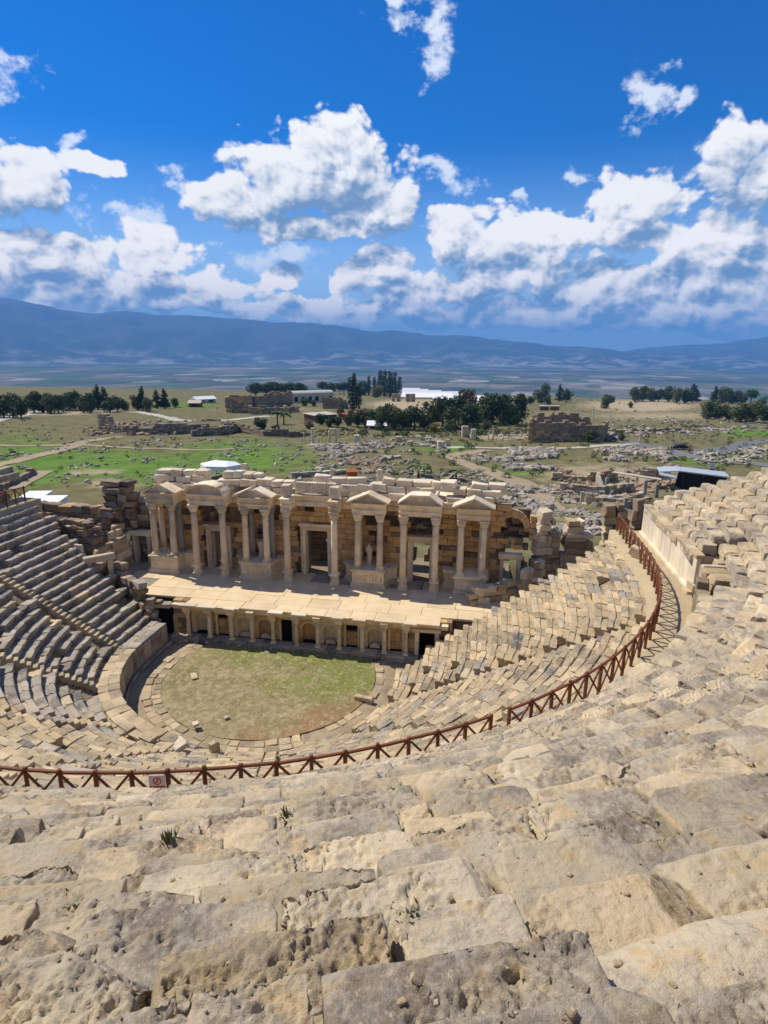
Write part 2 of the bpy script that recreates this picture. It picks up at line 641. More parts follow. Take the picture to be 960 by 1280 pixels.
M_wall = stone_mat('ochre_wall_stone', (0.66, 0.43, 0.20), (0.57, 0.38, 0.19), (0.68, 0.40, 0.13), G=(0.11, 0.08, 0.055), g=0.6, c=0.6, bump=0.7, dist=0.06, var=0.28, pale=0.2)
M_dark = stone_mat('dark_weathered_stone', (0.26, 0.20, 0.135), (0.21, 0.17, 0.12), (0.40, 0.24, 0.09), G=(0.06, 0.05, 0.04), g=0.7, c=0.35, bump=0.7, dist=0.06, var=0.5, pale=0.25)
M_floor = stone_mat('stage_paving', (0.74, 0.585, 0.36), (0.68, 0.53, 0.325), (0.68, 0.49, 0.24), G=(0.42, 0.33, 0.21), g=0.35, c=0.3, fine=0.8, bump=0.2, dist=0.015, var=0.12, pale=0.15)
M_rubble = stone_mat('field_rubble', (0.40, 0.35, 0.27), (0.32, 0.28, 0.22), (0.42, 0.32, 0.19), G=(0.13, 0.12, 0.095), g=0.5, c=0.3, bump=0.5, dist=0.05, var=0.6, pale=0.4)
M_ruin = stone_mat('ruin_masonry', (0.36, 0.26, 0.165), (0.31, 0.235, 0.16), (0.44, 0.28, 0.13), G=(0.11, 0.09, 0.07), g=0.55, c=0.4, bump=0.6, dist=0.08, var=0.45, pale=0.2)
M_podium = stone_mat('podium_limestone', (0.80, 0.70, 0.52), (0.74, 0.63, 0.45), (0.70, 0.52, 0.27), G=(0.42, 0.33, 0.22), g=0.35, c=0.35, bump=0.4, dist=0.03, var=0.2, pale=0.3)
M_wood = plain_mat('red_brown_fence_wood', (0.19, 0.066, 0.027), 0.62, 0.3, 6.0, 0.3)
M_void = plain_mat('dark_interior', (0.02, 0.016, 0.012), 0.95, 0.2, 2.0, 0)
M_metalroof = plain_mat('grey_sheet_roof', (0.42, 0.47, 0.50), 0.5, 0.08, 1.0, 0.05)
M_whiteroof = plain_mat('white_sheet_roof', (0.78, 0.79, 0.78), 0.6, 0.05, 1.0, 0.05)
M_black = plain_mat('opening_shade_black', (0.012, 0.012, 0.014), 0.7, 0.2, 3.0, 0.1)
M_trunk = plain_mat('tree_bark', (0.09, 0.065, 0.045), 0.9, 0.3, 4.0, 0.4)


def leaf_mat(name, c, c2):
    m, q, b = new_mat(name)
    r = rnd_socket(q)
    p = q.n('ShaderNodeNewGeometry').outputs['Position']
    n = q.noise(p, 0.5, 3, 0.6)
    col = q.mix(q.math('MULTIPLY_ADD', r, 0.6, q.math('MULTIPLY', n, 0.4)), c, c2)
    m.node_tree.links.new(col, b.inputs['Base Color'])
    b.inputs['Roughness'].default_value = 0.7
    return m


L_PINE = leaf_mat('pine_foliage', (0.024, 0.048, 0.018), (0.085, 0.125, 0.04))
L_BROAD = leaf_mat('broadleaf_foliage', (0.04, 0.065, 0.02), (0.15, 0.18, 0.055))
L_CYP = leaf_mat('cypress_foliage', (0.014, 0.032, 0.014), (0.05, 0.08, 0.028))
L_RUST = leaf_mat('rusty_foliage', (0.10, 0.06, 0.025), (0.20, 0.12, 0.05))
L_YEL = leaf_mat('yellow_foliage', (0.14, 0.13, 0.02), (0.28, 0.24, 0.05))
L_WEED = leaf_mat('weed_leaves', (0.10, 0.12, 0.04), (0.22, 0.24, 0.10))

# ------------------------------------------------------------------ terrain
Y0 = 19.0


def sstep(x, a, b):
    t = np.clip((x - a) / (b - a), 0, 1)
    return t * t * (3 - 2 * t)


def terr(x, y):
    x = np.asarray(x, float)
    y = np.asarray(y, float)
    P = np.stack([x, y, np.zeros_like(x)], -1).reshape(-1, 3)
    n1 = fbm(P / 70.0, 3, 3).reshape(x.shape)
    n2 = fbm(P / 14.0, 3, 8).reshape(x.shape)
    n3 = fbm(P / 900.0, 2, 5).reshape(x.shape)
    z = 3.0 - 0.05 * np.maximum(0, y - Y0)
    z = z + n1 * 1.3 * sstep(y, 40, 120) + n2 * 0.55 * sstep(y, 30, 60)
    edge = 820 + n3 * 70 + 200 * np.exp(-((x + 60) / 260.0) ** 2)
    drop = sstep(y, edge, edge + 420)
    z = z * (1 - drop) - 236.0 * drop
    # the hillside the seats are cut into rises to the east, behind the camera
    hill = np.clip(-y - 47, 0, 400) * 0.25 + 22
    z = np.where(y < -30, np.maximum(np.where(np.hypot(x, y) > 47, np.minimum(hill, 100), -1.0), -1.0), z)
    side = (np.abs(x) > 46) & (y <= Y0) & (y >= -30)
    zside = 2.5 + 20 * sstep(-y, -5, 32)
    z = np.where(side, zside, z)
    bowl = (np.abs(x) <= 46) & (y < Y0) & (np.hypot(x, np.minimum(y, 0)) < 47)
    z = np.where(bowl, -1.2, z)
    return z


def ground_pt(px, py):
    d = ray(px, py)
    h = np.hypot(d[0], d[1])
    t = 60 * (300.0 ** np.linspace(0, 1, 340)) / h
    for _ in range(2):
        P = CAM + t[:, None] * d
        zz = terr(P[:, 0], P[:, 1])
        k = int(np.argmax(P[:, 2] < zz))
        if P[k, 2] >= zz[k]:
            k = len(t) - 1
        t = np.linspace(t[max(k - 1, 0)], t[k], 30)
    return np.array([P[k, 0], P[k, 1], zz[k]])


def axis(lo, hi, a, b, step, grow):
    out = list(np.arange(a, b + .01, step))
    s, v = step, a
    L = []
    while v > lo:
        s *= grow
        v -= s
        L.append(v)
    s, v = step, b
    Rr = []
    while v < hi:
        s *= grow
        v += s
        Rr.append(v)
    return np.array(L[::-1] + out + Rr)


gx = axis(-26000, 26000, -200, 230, 3.2, 1.075)
gy = axis(-1500, 24000, 19, 640, 3.2, 1.05)
gx = np.sort(np.concatenate([gx, [-46.2, 46.2]]))
gy = np.sort(np.concatenate([gy, [18.6]]))
XX, YY = np.meshgrid(gx, gy, indexing='ij')
ZZ = terr(XX, YY)
I = np.arange(XX.size).reshape(XX.shape)
Q = np.stack([I[:-1, :-1], I[1:, :-1], I[1:, 1:], I[:-1, 1:]], -1).reshape(-1, 4)
# bare earth weight read where the photograph shows sandy or green ground
BARE = [(520, 506, 70, 8, 1.0), (800, 507, 90, 10, .9), (830, 520, 160, 8, .6), (120, 590, 60, 8, .6), (700, 520, 60, 10, .5), (640, 545, 60, 6, .8),
        (340, 512, 120, 6, .5), (60, 516, 90, 4, .8), (760, 600, 120, 30, .7), (430, 560, 60, 10, .6), (140, 605, 40, 8, .8), (680, 640, 50, 20, .6)]
GREEN = [(120, 580, 150, 22, 1.), (300, 572, 120, 25, .7), (560, 560, 50, 10, .7), (230, 600, 100, 14, 1.), (650, 590, 60, 14, .6), (900, 575, 70, 12, .8),
         (30, 580, 60, 40, .9), (940, 540, 50, 8, .8), (390, 590, 60, 10, .7), (240, 506, 40, 6, .7)]
v = np.stack([XX, YY, ZZ], -1).reshape(-1, 3) - CAM
dd = np.maximum(v @ fwd, 1.0)
PXx = 480 + FPX * (v @ RIGHT) / dd
PXy = 640 - FPX * (v @ UP) / dd
bare = np.zeros(len(v))
gren = np.zeros(len(v))
for (a, b_, rx, ry, s_) in BARE:
    bare = np.maximum(bare, s_ * np.exp(-((PXx - a) / rx) ** 2 - ((PXy - b_) / ry) ** 2))
for (a, b_, rx, ry, s_) in GREEN:
    gren = np.maximum(gren, s_ * np.exp(-((PXx - a) / rx) ** 2 - ((PXy - b_) / ry) ** 2))


def ground_mat():
    m, q, b = new_mat('ground_grass_and_fields')
    p = q.n('ShaderNodeNewGeometry').outputs['Position']
    sp = q.n('ShaderNodeSeparateXYZ', {0: p})
    p2 = q.vmath('MULTIPLY', p, (1, 1, 0))
    ab = q.n('ShaderNodeAttribute', attribute_name='bare').outputs['Fac']
    ag = q.n('ShaderNodeAttribute', attribute_name='green').outputs['Fac']
    n1 = q.noise(p2, 0.03, 6, 0.6)
    n2 = q.noise(p2, 0.22, 7, 0.65)
    n3 = q.noise(p2, 1.6, 6, 0.7)
    col = q.mix(q.ss(n2, 0.35, 0.65), (0.12, 0.115, 0.048), (0.20, 0.17, 0.085))
    gf = q.ss(q.math('ADD', q.math('MULTIPLY_ADD', n1, 0.5, q.math('MULTIPLY', n2, 0.45)), q.math('MULTIPLY', ag, 0.38)), 0.55, 0.76)
    col = q.mix(gf, col, q.mix(q.ss(n2, .3, .7), (0.075, 0.16, 0.022), (0.15, 0.225, 0.045)))
    bf = q.ss(q.math('ADD', q.math('MULTIPLY', n3, 0.25), q.math('ADD', q.math('MULTIPLY', n2, 0.5), q.math('MULTIPLY', ab, 0.6))), 0.56, 0.80)
    col = q.mix(bf, col, q.mix(n3, (0.34, 0.26, 0.155), (0.46, 0.37, 0.235)))
    col = q.mix(q.math('MULTIPLY', q.ss(n3, 0.55, 0.75), 0.5), col, (0.30, 0.26, 0.18))
    # plain: fields
    f1 = q.t.nodes.new('ShaderNodeTexVoronoi')
    f1.feature = 'F1'
    f1.distance = 'CHEBYCHEV'
    f1.inputs['Scale'].default_value = 0.0042
    q.put(f1.inputs['Vector'], q.vmath('MULTIPLY', p2, (1.0, 0.55, 0)))
    fcol = f1.outputs['Color']
    fs = q.n('ShaderNodeSeparateXYZ', {0: fcol})
    pc = q.mix(fs.outputs[0], (0.085, 0.090, 0.05), (0.25, 0.20, 0.135))
    pc = q.mix(q.ss(fs.outputs[1], 0.6, 0.75), pc, (0.07, 0.115, 0.035))
    pc = q.mix(q.ss(fs.outputs[2], 0.9, 0.93), pc, (0.36, 0.32, 0.25))
    nb = q.noise(q.vmath('MULTIPLY', p2, (0.35, 1.0, 0)), 0.0009, 5, 0.6)
    pc = q.mix(q.math('MULTIPLY', q.ss(nb, 0.48, 0.60), 0.75), pc, (0.035, 0.05, 0.032))  # stretched dark bands: cloud shadow painted into the plain's colour
    tr = q.noise(p2, 0.012, 8, 0.75)
    pc = q.mix(q.math('MULTIPLY', q.ss(tr, 0.54, 0.62), 0.8), pc, (0.03, 0.045, 0.022))
    tw = q.math('MULTIPLY', q.ss(q.noise(p2, 0.0006, 3, 0.5), 0.52, 0.62), q.ss(q.voro(p2, 0.016), 0.0, 0.22, 1.0, 0.0))
    pc = q.mix(tw, pc, (0.60, 0.56, 0.50))
    pf = q.ss(sp.outputs[2], -60.0, -150.0)
    col = q.mix(pf, col, pc)
    m.node_tree.links.new(col, b.inputs['Base Color'])
    b.inputs['Roughness'].default_value = 1.0
    b.inputs['Specular IOR Level'].default_value = 0.05
    bp = q.n('ShaderNodeBump', {'Strength': 0.6, 'Distance': 0.35, 'Height': q.math('MULTIPLY_ADD', n3, 0.4, n2)})
    m.node_tree.links.new(bp.outputs[0], b.inputs['Normal'])
    return m


gm = MB().add(np.stack([XX, YY, ZZ], -1).reshape(-1, 3), Q)
ground = gm.build('ground', ground_mat(), smooth=True)
for nm, arr in (('bare', bare), ('green', gren)):
    at = ground.data.attributes.new(nm, 'FLOAT', 'POINT')
    at.data.foreach_set('value', arr.astype(np.float32))
tag(ground, 'grassy terrace dropping to a wide flat plain of fields', kind='structure')


# mountains -----------------------------------------------------------------
def mountain_mat():
    m, q, b = new_mat('mountain_scrub')
    p = q.n('ShaderNodeNewGeometry').outputs['Position']
    n = q.noise(p, 0.0018, 8, 0.65)
    n2 = q.noise(p, 0.0006, 4, 0.6)
    col = q.mix(q.ss(n, 0.4, 0.65), (0.04, 0.05, 0.035), (0.10, 0.09, 0.065))
    sz = q.n('ShaderNodeSeparateXYZ', {0: p}).outputs[2]
    lowf = q.math('MULTIPLY', q.ss(sz, 40.0, -150.0), q.ss(n, 0.47, 0.60))
    col = q.mix(lowf, col, (0.30, 0.27, 0.22))
    m.node_tree.links.new(col, b.inputs['Base Color'])
    b.inputs['Roughness'].default_value = 1.0
    return m


M_MOUNT = mountain_mat()
RIDGE_TOP = []


def ridge(name, label, prof, r0, rc, r1, seed, base=-240, amp=90):
    """prof: list of (px, py) of the skyline; r0, rc, r1 foot, crest and back distances"""
    azs = np.radians(np.linspace(-46, 46, 420))
    px = 480 + FPX * np.tan(azs)
    sky_y = np.interp(px, [p_[0] for p_ in prof], [p_[1] for p_ in prof])
    ts = np.linspace(0, 1.35, 46)
    V = []
    for t in ts:
        dist = r0 + (rc - r0) * min(t, 1) + max(0, t - 1) / 0.35 * (r1 - rc)
        dirs = fwd0[None] * np.cos(azs)[:, None] + right0[None] * np.sin(azs)[:, None]
        P = CAM[None] + dirs * dist / 1.0
        top = CAM[2] + (438.0 - sky_y) / FPX * rc * np.cos(azs)
        s = (0.12 * t + 0.88 * t * t * (3 - 2 * t)) if t <= 1 else 1 - (t - 1) * 1.6
        nz = fbm(np.stack([P[:, 0] / 1500, P[:, 1] / 1500, np.zeros(len(P))], 1), 5, seed, 0.52)
        rid_ = 1 - np.abs(nz) * 2.4
        z = base + (top - base) * s + amp * (rid_ - 0.6) * math.sin(min(t, 1.0) * PI * 0.86)
        P[:, 2] = z
        V.append(P)
    V = np.stack(V)
    RIDGE_TOP.append(float(V[..., 2].max()))
    Ii = np.arange(V.shape[0] * V.shape[1]).reshape(V.shape[:2])
    Qm = np.stack([Ii[:-1, :-1], Ii[:-1, 1:], Ii[1:, 1:], Ii[1:, :-1]], -1).reshape(-1, 4)
    o = MB().add(V.reshape(-1, 3), Qm).build(name, M_MOUNT, smooth=True)
    return tag(o, label, kind='structure')


ridge('mountains', 'long blue mountain range across the far side of the plain',
      [(-400, 380), (-60, 384), (30, 384), (70, 390), (120, 400), (170, 396), (260, 402), (330, 406), (400, 408), (430, 411), (470, 414), (540, 421), (580, 420), (600, 421), (640, 427), (700, 430), (760, 436), (820, 443), (900, 450), (1500, 450)],
      11000, 15500, 19000, 4, amp=150)
ridge('mountains', 'distant blue mountain slope rising at the right edge',
      [(-400, 460), (700, 455), (760, 438), (800, 432), (850, 428), (900, 424), (960, 415), (1100, 405), (1500, 400)],
      13000, 20500, 22500, 9, amp=160)


# ================================================================== theatre
def path_len(R, ye):
    return 2 * ye + PI * R


def path_pos(R, s, ye):
    """point on a seat row: straight right arm, half circle, straight left arm; returns x, y, outward angle"""
    if s < ye:
        return R, ye - s, 0.0
    s -= ye
    if s < PI * R:
        a = -s / R
        return R * math.cos(a), R * math.sin(a), a
    return -R, s - PI * R, PI


def yend(R):
    return 4.0 + (R - 11.0) * 0.27


def sweep(profile, yef, nseg=72, cap=True, s0=0.0, s1=1.0):
    """sweep an (R, z) outline along the horseshoe"""
    V = []
    us = np.linspace(s0, s1, nseg + 1)
    for u in us:
        for (R, z) in profile:
            ye = yef(R)
            x, y, a = path_pos(R, u * path_len(R, ye), ye)
            V.append((x, y, z))
    n = len(profile)
    Ii = np.arange(len(V)).reshape(-1, n)
    F = [np.stack([Ii[:-1, :-1], Ii[:-1, 1:], Ii[1:, 1:], Ii[1:, :-1]], -1).reshape(-1, 4)]
    if cap:
        F.append(Ii[0][None])
        F.append(Ii[-1][::-1][None])
    return np.array(V), F


def in_view(P, margin=40):
    q = project(P)
    return q[2] > 0.4 and -margin < q[0] < 960 + margin and -margin < q[1] < 1280 + margin


# shared seat mesh -----------------------------------------------------------
RUN, RISE = 0.69, 0.435


def seat_mesh(L, run, rise, seed):
    rng = np.random.default_rng(seed)
    prof = np.array([(0.10, -0.16), (0.08, rise * .42), (0.0, rise * .58), (0.012, rise - .03), (0.05, rise), (0.36, rise), (0.41, rise - .055), (run + .12, rise - .07), (run + .12, -0.16)])
    xs = np.array([-L / 2, -L / 2 + .04, 0, L / 2 - .04, L / 2])
    V = []
    for i, x in enumerate(xs):
        p_ = prof.copy()
        if i in (0, 4):
            c_ = p_.mean(0)
            p_ = c_ + (p_ - c_) * 0.93
        p_ = p_ + rng.normal(size=p_.shape) * 0.022
        for (y, z) in p_:
            V.append((x + rng.normal() * .012, y, z))
    n = len(prof)
    Ii = np.arange(len(V)).reshape(-1, n)
    J = np.roll(Ii, -1, axis=1)
    F = [np.stack([Ii[:-1], Ii[1:], J[1:], J[:-1]], -1).reshape(-1, 4), Ii[0][None], Ii[-1][::-1][None]]
    return np.array(V), F


SEATV = [[seat_mesh(L, RUN, RISE, 100 + k * 10 + j) for j in range(5)] for k, L in enumerate((0.85, 1.2, 1.6))]
SEATL = (0.85, 1.2, 1.6)
_seat_me = {}


def seat_data(k, j, mat):
    key = (k, j, mat.name)
    if key not in _seat_me:
        _seat_me[key] = MB().add(*SEATV[k][j]).mesh('seat_stone', mat)
    return _seat_me[key]


STAIRS = [math.radians(-x) for x in (17.7, 44, 70.3, 96.6, 122.9, 149.2, 175.5)]
lower = thing('lower_seating', 'lower horseshoe bank of worn stone seats around the orchestra, below the wooden fence', 'stone seating', (0, -11.0, 0))
LOFF = np.array([0, 11.0, 0])          # children are laid out in world coordinates
V, F = sweep([(10.9, -1.0), (10.9, 0.75), (11.4, 1.0), (25.0, 9.6), (25.05, -1.0)], yend)
MB().add(V + LOFF, F).build('core', M_core, lower)

rng = np.random.default_rng(5)
cand = []
for i in range(-3, 20):
    R = 11.3 + i * RUN
    zb = 1.75 + (i - 1) * RISE + 0.0
    ye = yend(R) if i >= 0 else 2.4
    Lr = path_len(R, ye)
    s = 0.0
    s_end = Lr
    if i < 0:
        s_end = ye + R * math.radians(103)
    s += rng.random() * 0.4
    while s < s_end - 0.4:
        k = int(rng.choice(3, p=(.3, .42, .28)))
        L = SEATL[k]
        x, y, a = path_pos(R, s + L / 2, ye)
        # stairways
        st = any(abs((a - t) * R) < L / 2 + 0.30 for t in STAIRS) if y <= 0.5 else False
        if st:
            ns = s + 0.2
            # jump to the far side of this stair in one go
            t = min(STAIRS, key=lambda q: abs((a - q) * R))
            sc = ye - t * R
            cand.append(('step', i, R, zb, sc, 0, 0, ye))
            s = sc + 0.36
            continue
        if rng.random() > (0.035 if i > 1 else 0.12):
            cand.append(('seat', i, R, zb, s + L / 2, k, int(rng.integers(5)), ye))
        s += L + 0.012 + max(0, rng.normal() * 0.02)
# one step entry per row and stair
seen, c2_ = set(), []
for c in cand:
    if c[0] == 'step':
        key = (c[1], round(c[4], 2))
        if key in seen:
            continue
        seen.add(key)
    c2_.append(c)
scored = []
for c in c2_:
    kind, i, R, zb, s, k, j, ye = c
    x, y, a = path_pos(R, s, ye)
    P = np.array([x, y, zb + 0.4])
    q = project(P)
    vis = in_view(P, 0)
    if vis:      # hidden behind the near edge of the upper bank?
        dv = P - CAM
        for t in np.linspace(0.3, 0.98, 60):
            X = CAM + dv * t
            rr_ = np.hypot(X[0], min(X[1], 0))
            if rr_ > 27.3 and X[2] < 12.75 + (rr_ - 27.3) * 0.70:
                vis = False
                break
    scored.append((0 if vis else 1, q[2], c))
scored.sort(key=lambda t: (t[0], t[1]))
stuffA, stuffB, stuffS = MB(), MB(), MB()
nseat = nstep = 0
for vis, dist, c in scored:
    kind, i, R, zb, s, k, j, ye = c
    x, y, a = path_pos(R, s, ye)
    jr, jz, ja = rng.normal() * 0.02, rng.normal() * 0.014, rng.normal() * 0.012
    r_ = R + jr
    x, y = x + math.cos(a) * jr, y + math.sin(a) * jr
    grey = (x < -6 and y > -13 and rng.random() < 0.93) or rng.random() < 0.12
    mat = M_seatgrey if grey else M_seat
    tl = rng.normal() * 0.016
    if kind == 'seat':
        if vis == 0 and nseat < 300:
            o = link('seat_stone', seat_data(k, j, mat), lower, np.array([x, y, zb + jz]) + LOFF)
            o.rotation_euler = (tl, rng.normal() * 0.02, a - PI / 2 + ja)
            nseat += 1
        else:
            Vv, Ff = SEATV[k][j]
            Vv = tilt(Vv, tl, rng.normal() * 0.02)
            (stuffA if grey else stuffB).add(rotz(Vv, a - PI / 2 + ja) + np.array([x, y, zb + jz]) + LOFF, Ff, rng.random())
    else:
        for h in range(2):
            rr_ = R + h * 0.33
            X = np.array([math.cos(a) * (rr_ + 0.25), math.sin(a) * (rr_ + 0.25), zb + 0.04 + h * 0.2]) + LOFF
            if vis == 0 and nstep < 120:
                lib_stone('step', M_seat if not grey else M_seatgrey, (0.62, 0.5, 0.42), X, lower, a - PI / 2, 0.03)
                nstep += 1
            else:
                add_stone(stuffS, X, (0.62, 0.5, 0.42), a - PI / 2, 0.03, 0.03)
tag(stuffA.build('seat_stones', M_seatgrey, lower), kind='stuff')
tag(stuffB.build('seat_stones', M_seat, lower), kind='stuff')
tag(stuffS.build('step_stones', M_seat, lower), kind='stuff')

# ------------------------------------------------------------------ walkway between the banks
M_walk = stone_mat('walkway_earth_and_stone', (0.50, 0.385, 0.22), (0.45, 0.36, 0.22), (0.52, 0.36, 0.17), G=(0.30, 0.24, 0.15), g=0.5, bump=0.5, dist=0.03, var=0.1)
V, F = sweep([(24.95, 9.2), (25.0, 10.44), (25.7, 10.47), (26.4, 10.46), (27.4, 10.48)], lambda R: 9.0, 160, cap=False)
V[:, 2] += 0.03 * fbm(V * 1.3, 3, 4)
tag(MB().add(V, F).build('walkway', M_walk, smooth=True), 'earthen walkway along the fence between the seat banks', kind='structure')

# ------------------------------------------------------------------ upper seating
RU0, RUNU, RISEU, ZU0 = 27.25, 0.64, 0.45, 12.75
def ye_up(R):
    """the end of the upper bank slants back towards the hill"""
    return max(0.4, 8.6 - 1.12 * max(0.0, R - 29.0))


upper = thing('upper_seating', 'upper bank of broad eroded travertine seats in the foreground, sweeping up to the right', 'stone seating', (14.0, -36.0, 12.0))
UOFF = -np.array([14.0, -36.0, 12.0])
V, F = sweep([(27.6, 10.2), (27.7, 10.9), (29.0, 12.2), (30.0, 13.3), (36.0, 17.7), (45.5, 24.4), (46.5, 24.4), (46.5, -1.0), (28.5, -1.0)], lambda R: ye_up(R) - 0.1, 100)
MB().add(V + UOFF, F).build('core', M_core, upper)
rng = np.random.default_rng(21)
blocks = []
for i in range(0, 27):
    R = RU0 + i * RUNU
    ye = ye_up(R)
    Lr = path_len(R, ye)
    s = rng.random() * 0.6
    while s < Lr - 0.5:
        L = float(rng.uniform(0.75, 1.55)) if i > 5 and s > 30 else float(rng.uniform(1.1, 2.1))
        x, y, a = path_pos(R + 0.42, s + L / 2, ye)
        z = ZU0 + i * RISEU
        P = np.array([x, y, z])
        vis = in_view(P, 120) or (np.linalg.norm(P - CAM) < 9 and (P - CAM) @ fwd0 > 0.2)
        dist = float(np.linalg.norm(P - CAM))
        blocks.append((0 if vis else 1, dist, i, R, s + L / 2, L, ye))
        s += L + 0.015 + abs(rng.normal()) * 0.02
blocks.sort()
nb = 0
far_mb = MB()
for n_, (vis, dist, i, R, s, L, ye) in enumerate(blocks):
    x, y, a = path_pos(R, s, ye)
    z = ZU0 + i * RISEU
    miss = rng.random()
    W = RUNU + 0.22 + rng.uniform(-.05, .08)
    H = 0.62
    kf = 1.0 if dist < 17 else 0.5
    jr = rng.normal() * 0.05 * kf
    jz = rng.normal() * 0.03 * kf
    if dist < 16 and miss < 0.12:
        jz -= rng.uniform(0.08, 0.2)
    if x > 0 and R < 29.4 and (-8.6 if R < 28.4 else -4.6) < y < -2.9:      # the stair and its pier stand here
        continue
    tx, ty, tz = rng.normal() * 0.03 * kf, rng.normal() * 0.025 * kf, a - PI / 2 + rng.normal() * 0.03 * kf
    cx_, cy_ = x + math.cos(a) * (W / 2 + jr - 0.03), y + math.sin(a) * (W / 2 + jr - 0.03)
    C_ = np.array([cx_, cy_, z - H / 2 + jz])
    if dist < 1.35 and vis == 0:
        continue
    if vis == 0 and nb < 300:
        res = min(max(0.013, dist * 0.0036), 0.25)
        er = rng.random() * 0.7
        V, Qd = eroded_block((L, W, H), res, n_ + 3, rough=0.030 + 0.028 * er, rr=0.015 + 0.02 * er, pit=0.025 + .015 * er, coarse=0.015 + 0.03 * er, chips=er, closed=False)
        o = MB().add(V, Qd).build('seat_stone', M_near, upper, smooth=res < 0.06)
        o.location = C_ + UOFF
        o.rotation_euler = (tx, ty, tz)
        nb += 1
    elif vis == 0 and dist < 60:
        V, Qd = eroded_block((L, W, H), 0.16, n_ + 3, rough=0.06, rr=0.03, pit=0.03, coarse=0.06, chips=rng.random(), closed=False)
        far_mb.add(rotz(tilt(V, tx, ty), tz) + C_ + UOFF, Qd, rng.random())
    else:
        add_stone(far_mb, C_ + UOFF, (L, W, H), tz, 0.05, 0.03)
tag(far_mb.build('seat_stones', M_near, upper), kind='stuff')

# podium wall below the upper seats: upright pale slabs on the right, rougher blocks round the rest
podium = thing('podium_wall', 'pale upright slab wall facing the fence walkway under the upper seats', 'wall', (27.3, 2.0, 10.47))
POFF = -np.array([27.3, 2.0, 10.47])
yy = 8.5
while yy > -2.6:
    L = rng.uniform(0.85, 1.25)
    lib_stone('wall_slab', M_podium, (0.24, L - 0.015, 2.0), np.array([27.36 + rng.normal() * .012, yy - L / 2, 11.62]) + POFF, podium, rng.normal() * .006, 0.004, key='slab', rough=0.012)
    lib_stone('base_moulding', M_podium, (0.22, L - 0.01, 0.2), np.array([27.18, yy - L / 2, 10.56]) + POFF, podium, 0, 0.0, key='slab', rough=0.012)
    lib_stone('coping_stone', M_seat, (0.5, L - 0.02, 0.2), np.array([27.42, yy - L / 2, 12.70]) + POFF, podium, 0, 0.01, key='slab', rough=0.012)
    yy -= L
for k in range(7):   # little flight of steps through the wall
    lib_stone('step', M_seat, (0.9, 0.9, 0.36), np.array([27.25 + k * 0.3, -3.6, 10.52 + k * 0.36]) + POFF, podium, 0, 0.01)
for yy in (-2.75, -4.45):
    lib_stone('cheek_wall', M_white, (2.2, 0.32, 1.6), np.array([28.35, yy, 11.7]) + POFF, podium, 0, 0.0, key='slab', rough=0.012)
# pier right of the steps: stacked masonry
pz = 10.47
for cz, h in enumerate((0.42, 0.4, 0.45, 0.42, 0.3)):
    for jx in range(2):
        lib_stone('pier_stone', M_dark if cz in (1, 2) else M_seat, (1.25, 0.95 + .1 * (cz == 4), h), np.array([27.75 + 0.02 * cz, -5.1 - jx * 1.0, pz + h / 2]) + POFF, podium, 0.02 * rng.normal(), 0.01)
    pz += h - 0.01
s = 8.6 + RU0 * 0.235
ring = MB()
while s < path_len(RU0, 8.6) - 0.6:
    L = rng.uniform(0.7, 1.3)
    x, y, a = path_pos(RU0 + 0.2, s + L / 2, 8.6)
    zz_ = 10.47
    while zz_ < 12.0:
        h = rng.uniform(0.4, 0.6)
        add_stone(ring, np.array([x, y, zz_ + h / 2]) + POFF, (L - 0.02, 0.6, h - 0.01), a - PI / 2, 0.04, 0.03)
        zz_ += h
    s += L
tag(ring.build('wall_stones', M_core, podium), kind='stuff')


# ------------------------------------------------------------------ bars, prisms and lathes
def bar(p0, p1, wd, hg):
    p0, p1 = np.array(p0, float), np.array(p1, float)
    d = p1 - p0
    L = np.linalg.norm(d)
    d /= L
    upv = np.array([0, 0, 1.0]) if abs(d[2]) < 0.95 else np.array([1.0, 0, 0])
    sx = np.cross(d, upv)
    sx /= np.linalg.norm(sx)
    u = np.cross(sx, d)
    B = cbox((wd, L, hg), min(wd, hg) * 0.18)
    return B[:, :1] * sx + B[:, 1:2] * d + B[:, 2:3] * u + (p0 + p1) / 2


def prism(poly, lo, hi, axis_='z'):
    """extrude a 2-D outline; axis_ z: (x,y); y: (x,z); x: (y,z)"""
    n = len(poly)
    V = []
    for t in (lo, hi):
        for (a, b) in poly:
            V.append({'z': (a, b, t), 'y': (a, t, b), 'x': (t, a, b)}[axis_])
    F4 = [[i, (i + 1) % n, n + (i + 1) % n, n + i] for i in range(n)]
    V = np.array(V, float)
    F = [np.array(F4), np.arange(n)[::-1][None], (np.arange(n) + n)[None]]
    # outward orientation: signed area decides
    ar = sum(poly[i][0] * poly[(i + 1) % n][1] - poly[(i + 1) % n][0] * poly[i][1] for i in range(n))
    flip = (ar < 0) != (axis_ == 'y')
    if flip:
        F = [f[:, ::-1] for f in F]
    return V, F


def lathe(prof, n=16, c=(0, 0, 0)):
    V = []
    for (r, z) in prof:
        for k in range(n):
            a = 2 * PI * k / n
            V.append((c[0] + r * math.cos(a), c[1] + r * math.sin(a), c[2] + z))
    m = len(prof)
    Ii = np.arange(m * n).reshape(m, n)
    J = np.roll(Ii, -1, 1)
    F = [np.stack([Ii[:-1], J[:-1], J[1:], Ii[1:]], -1).reshape(-1, 4), Ii[0][::-1][None], Ii[-1][None]]
    return np.array(V), F


# ------------------------------------------------------------------ fences
ZW, ZT, RF = 10.47, 11.90, 25.5


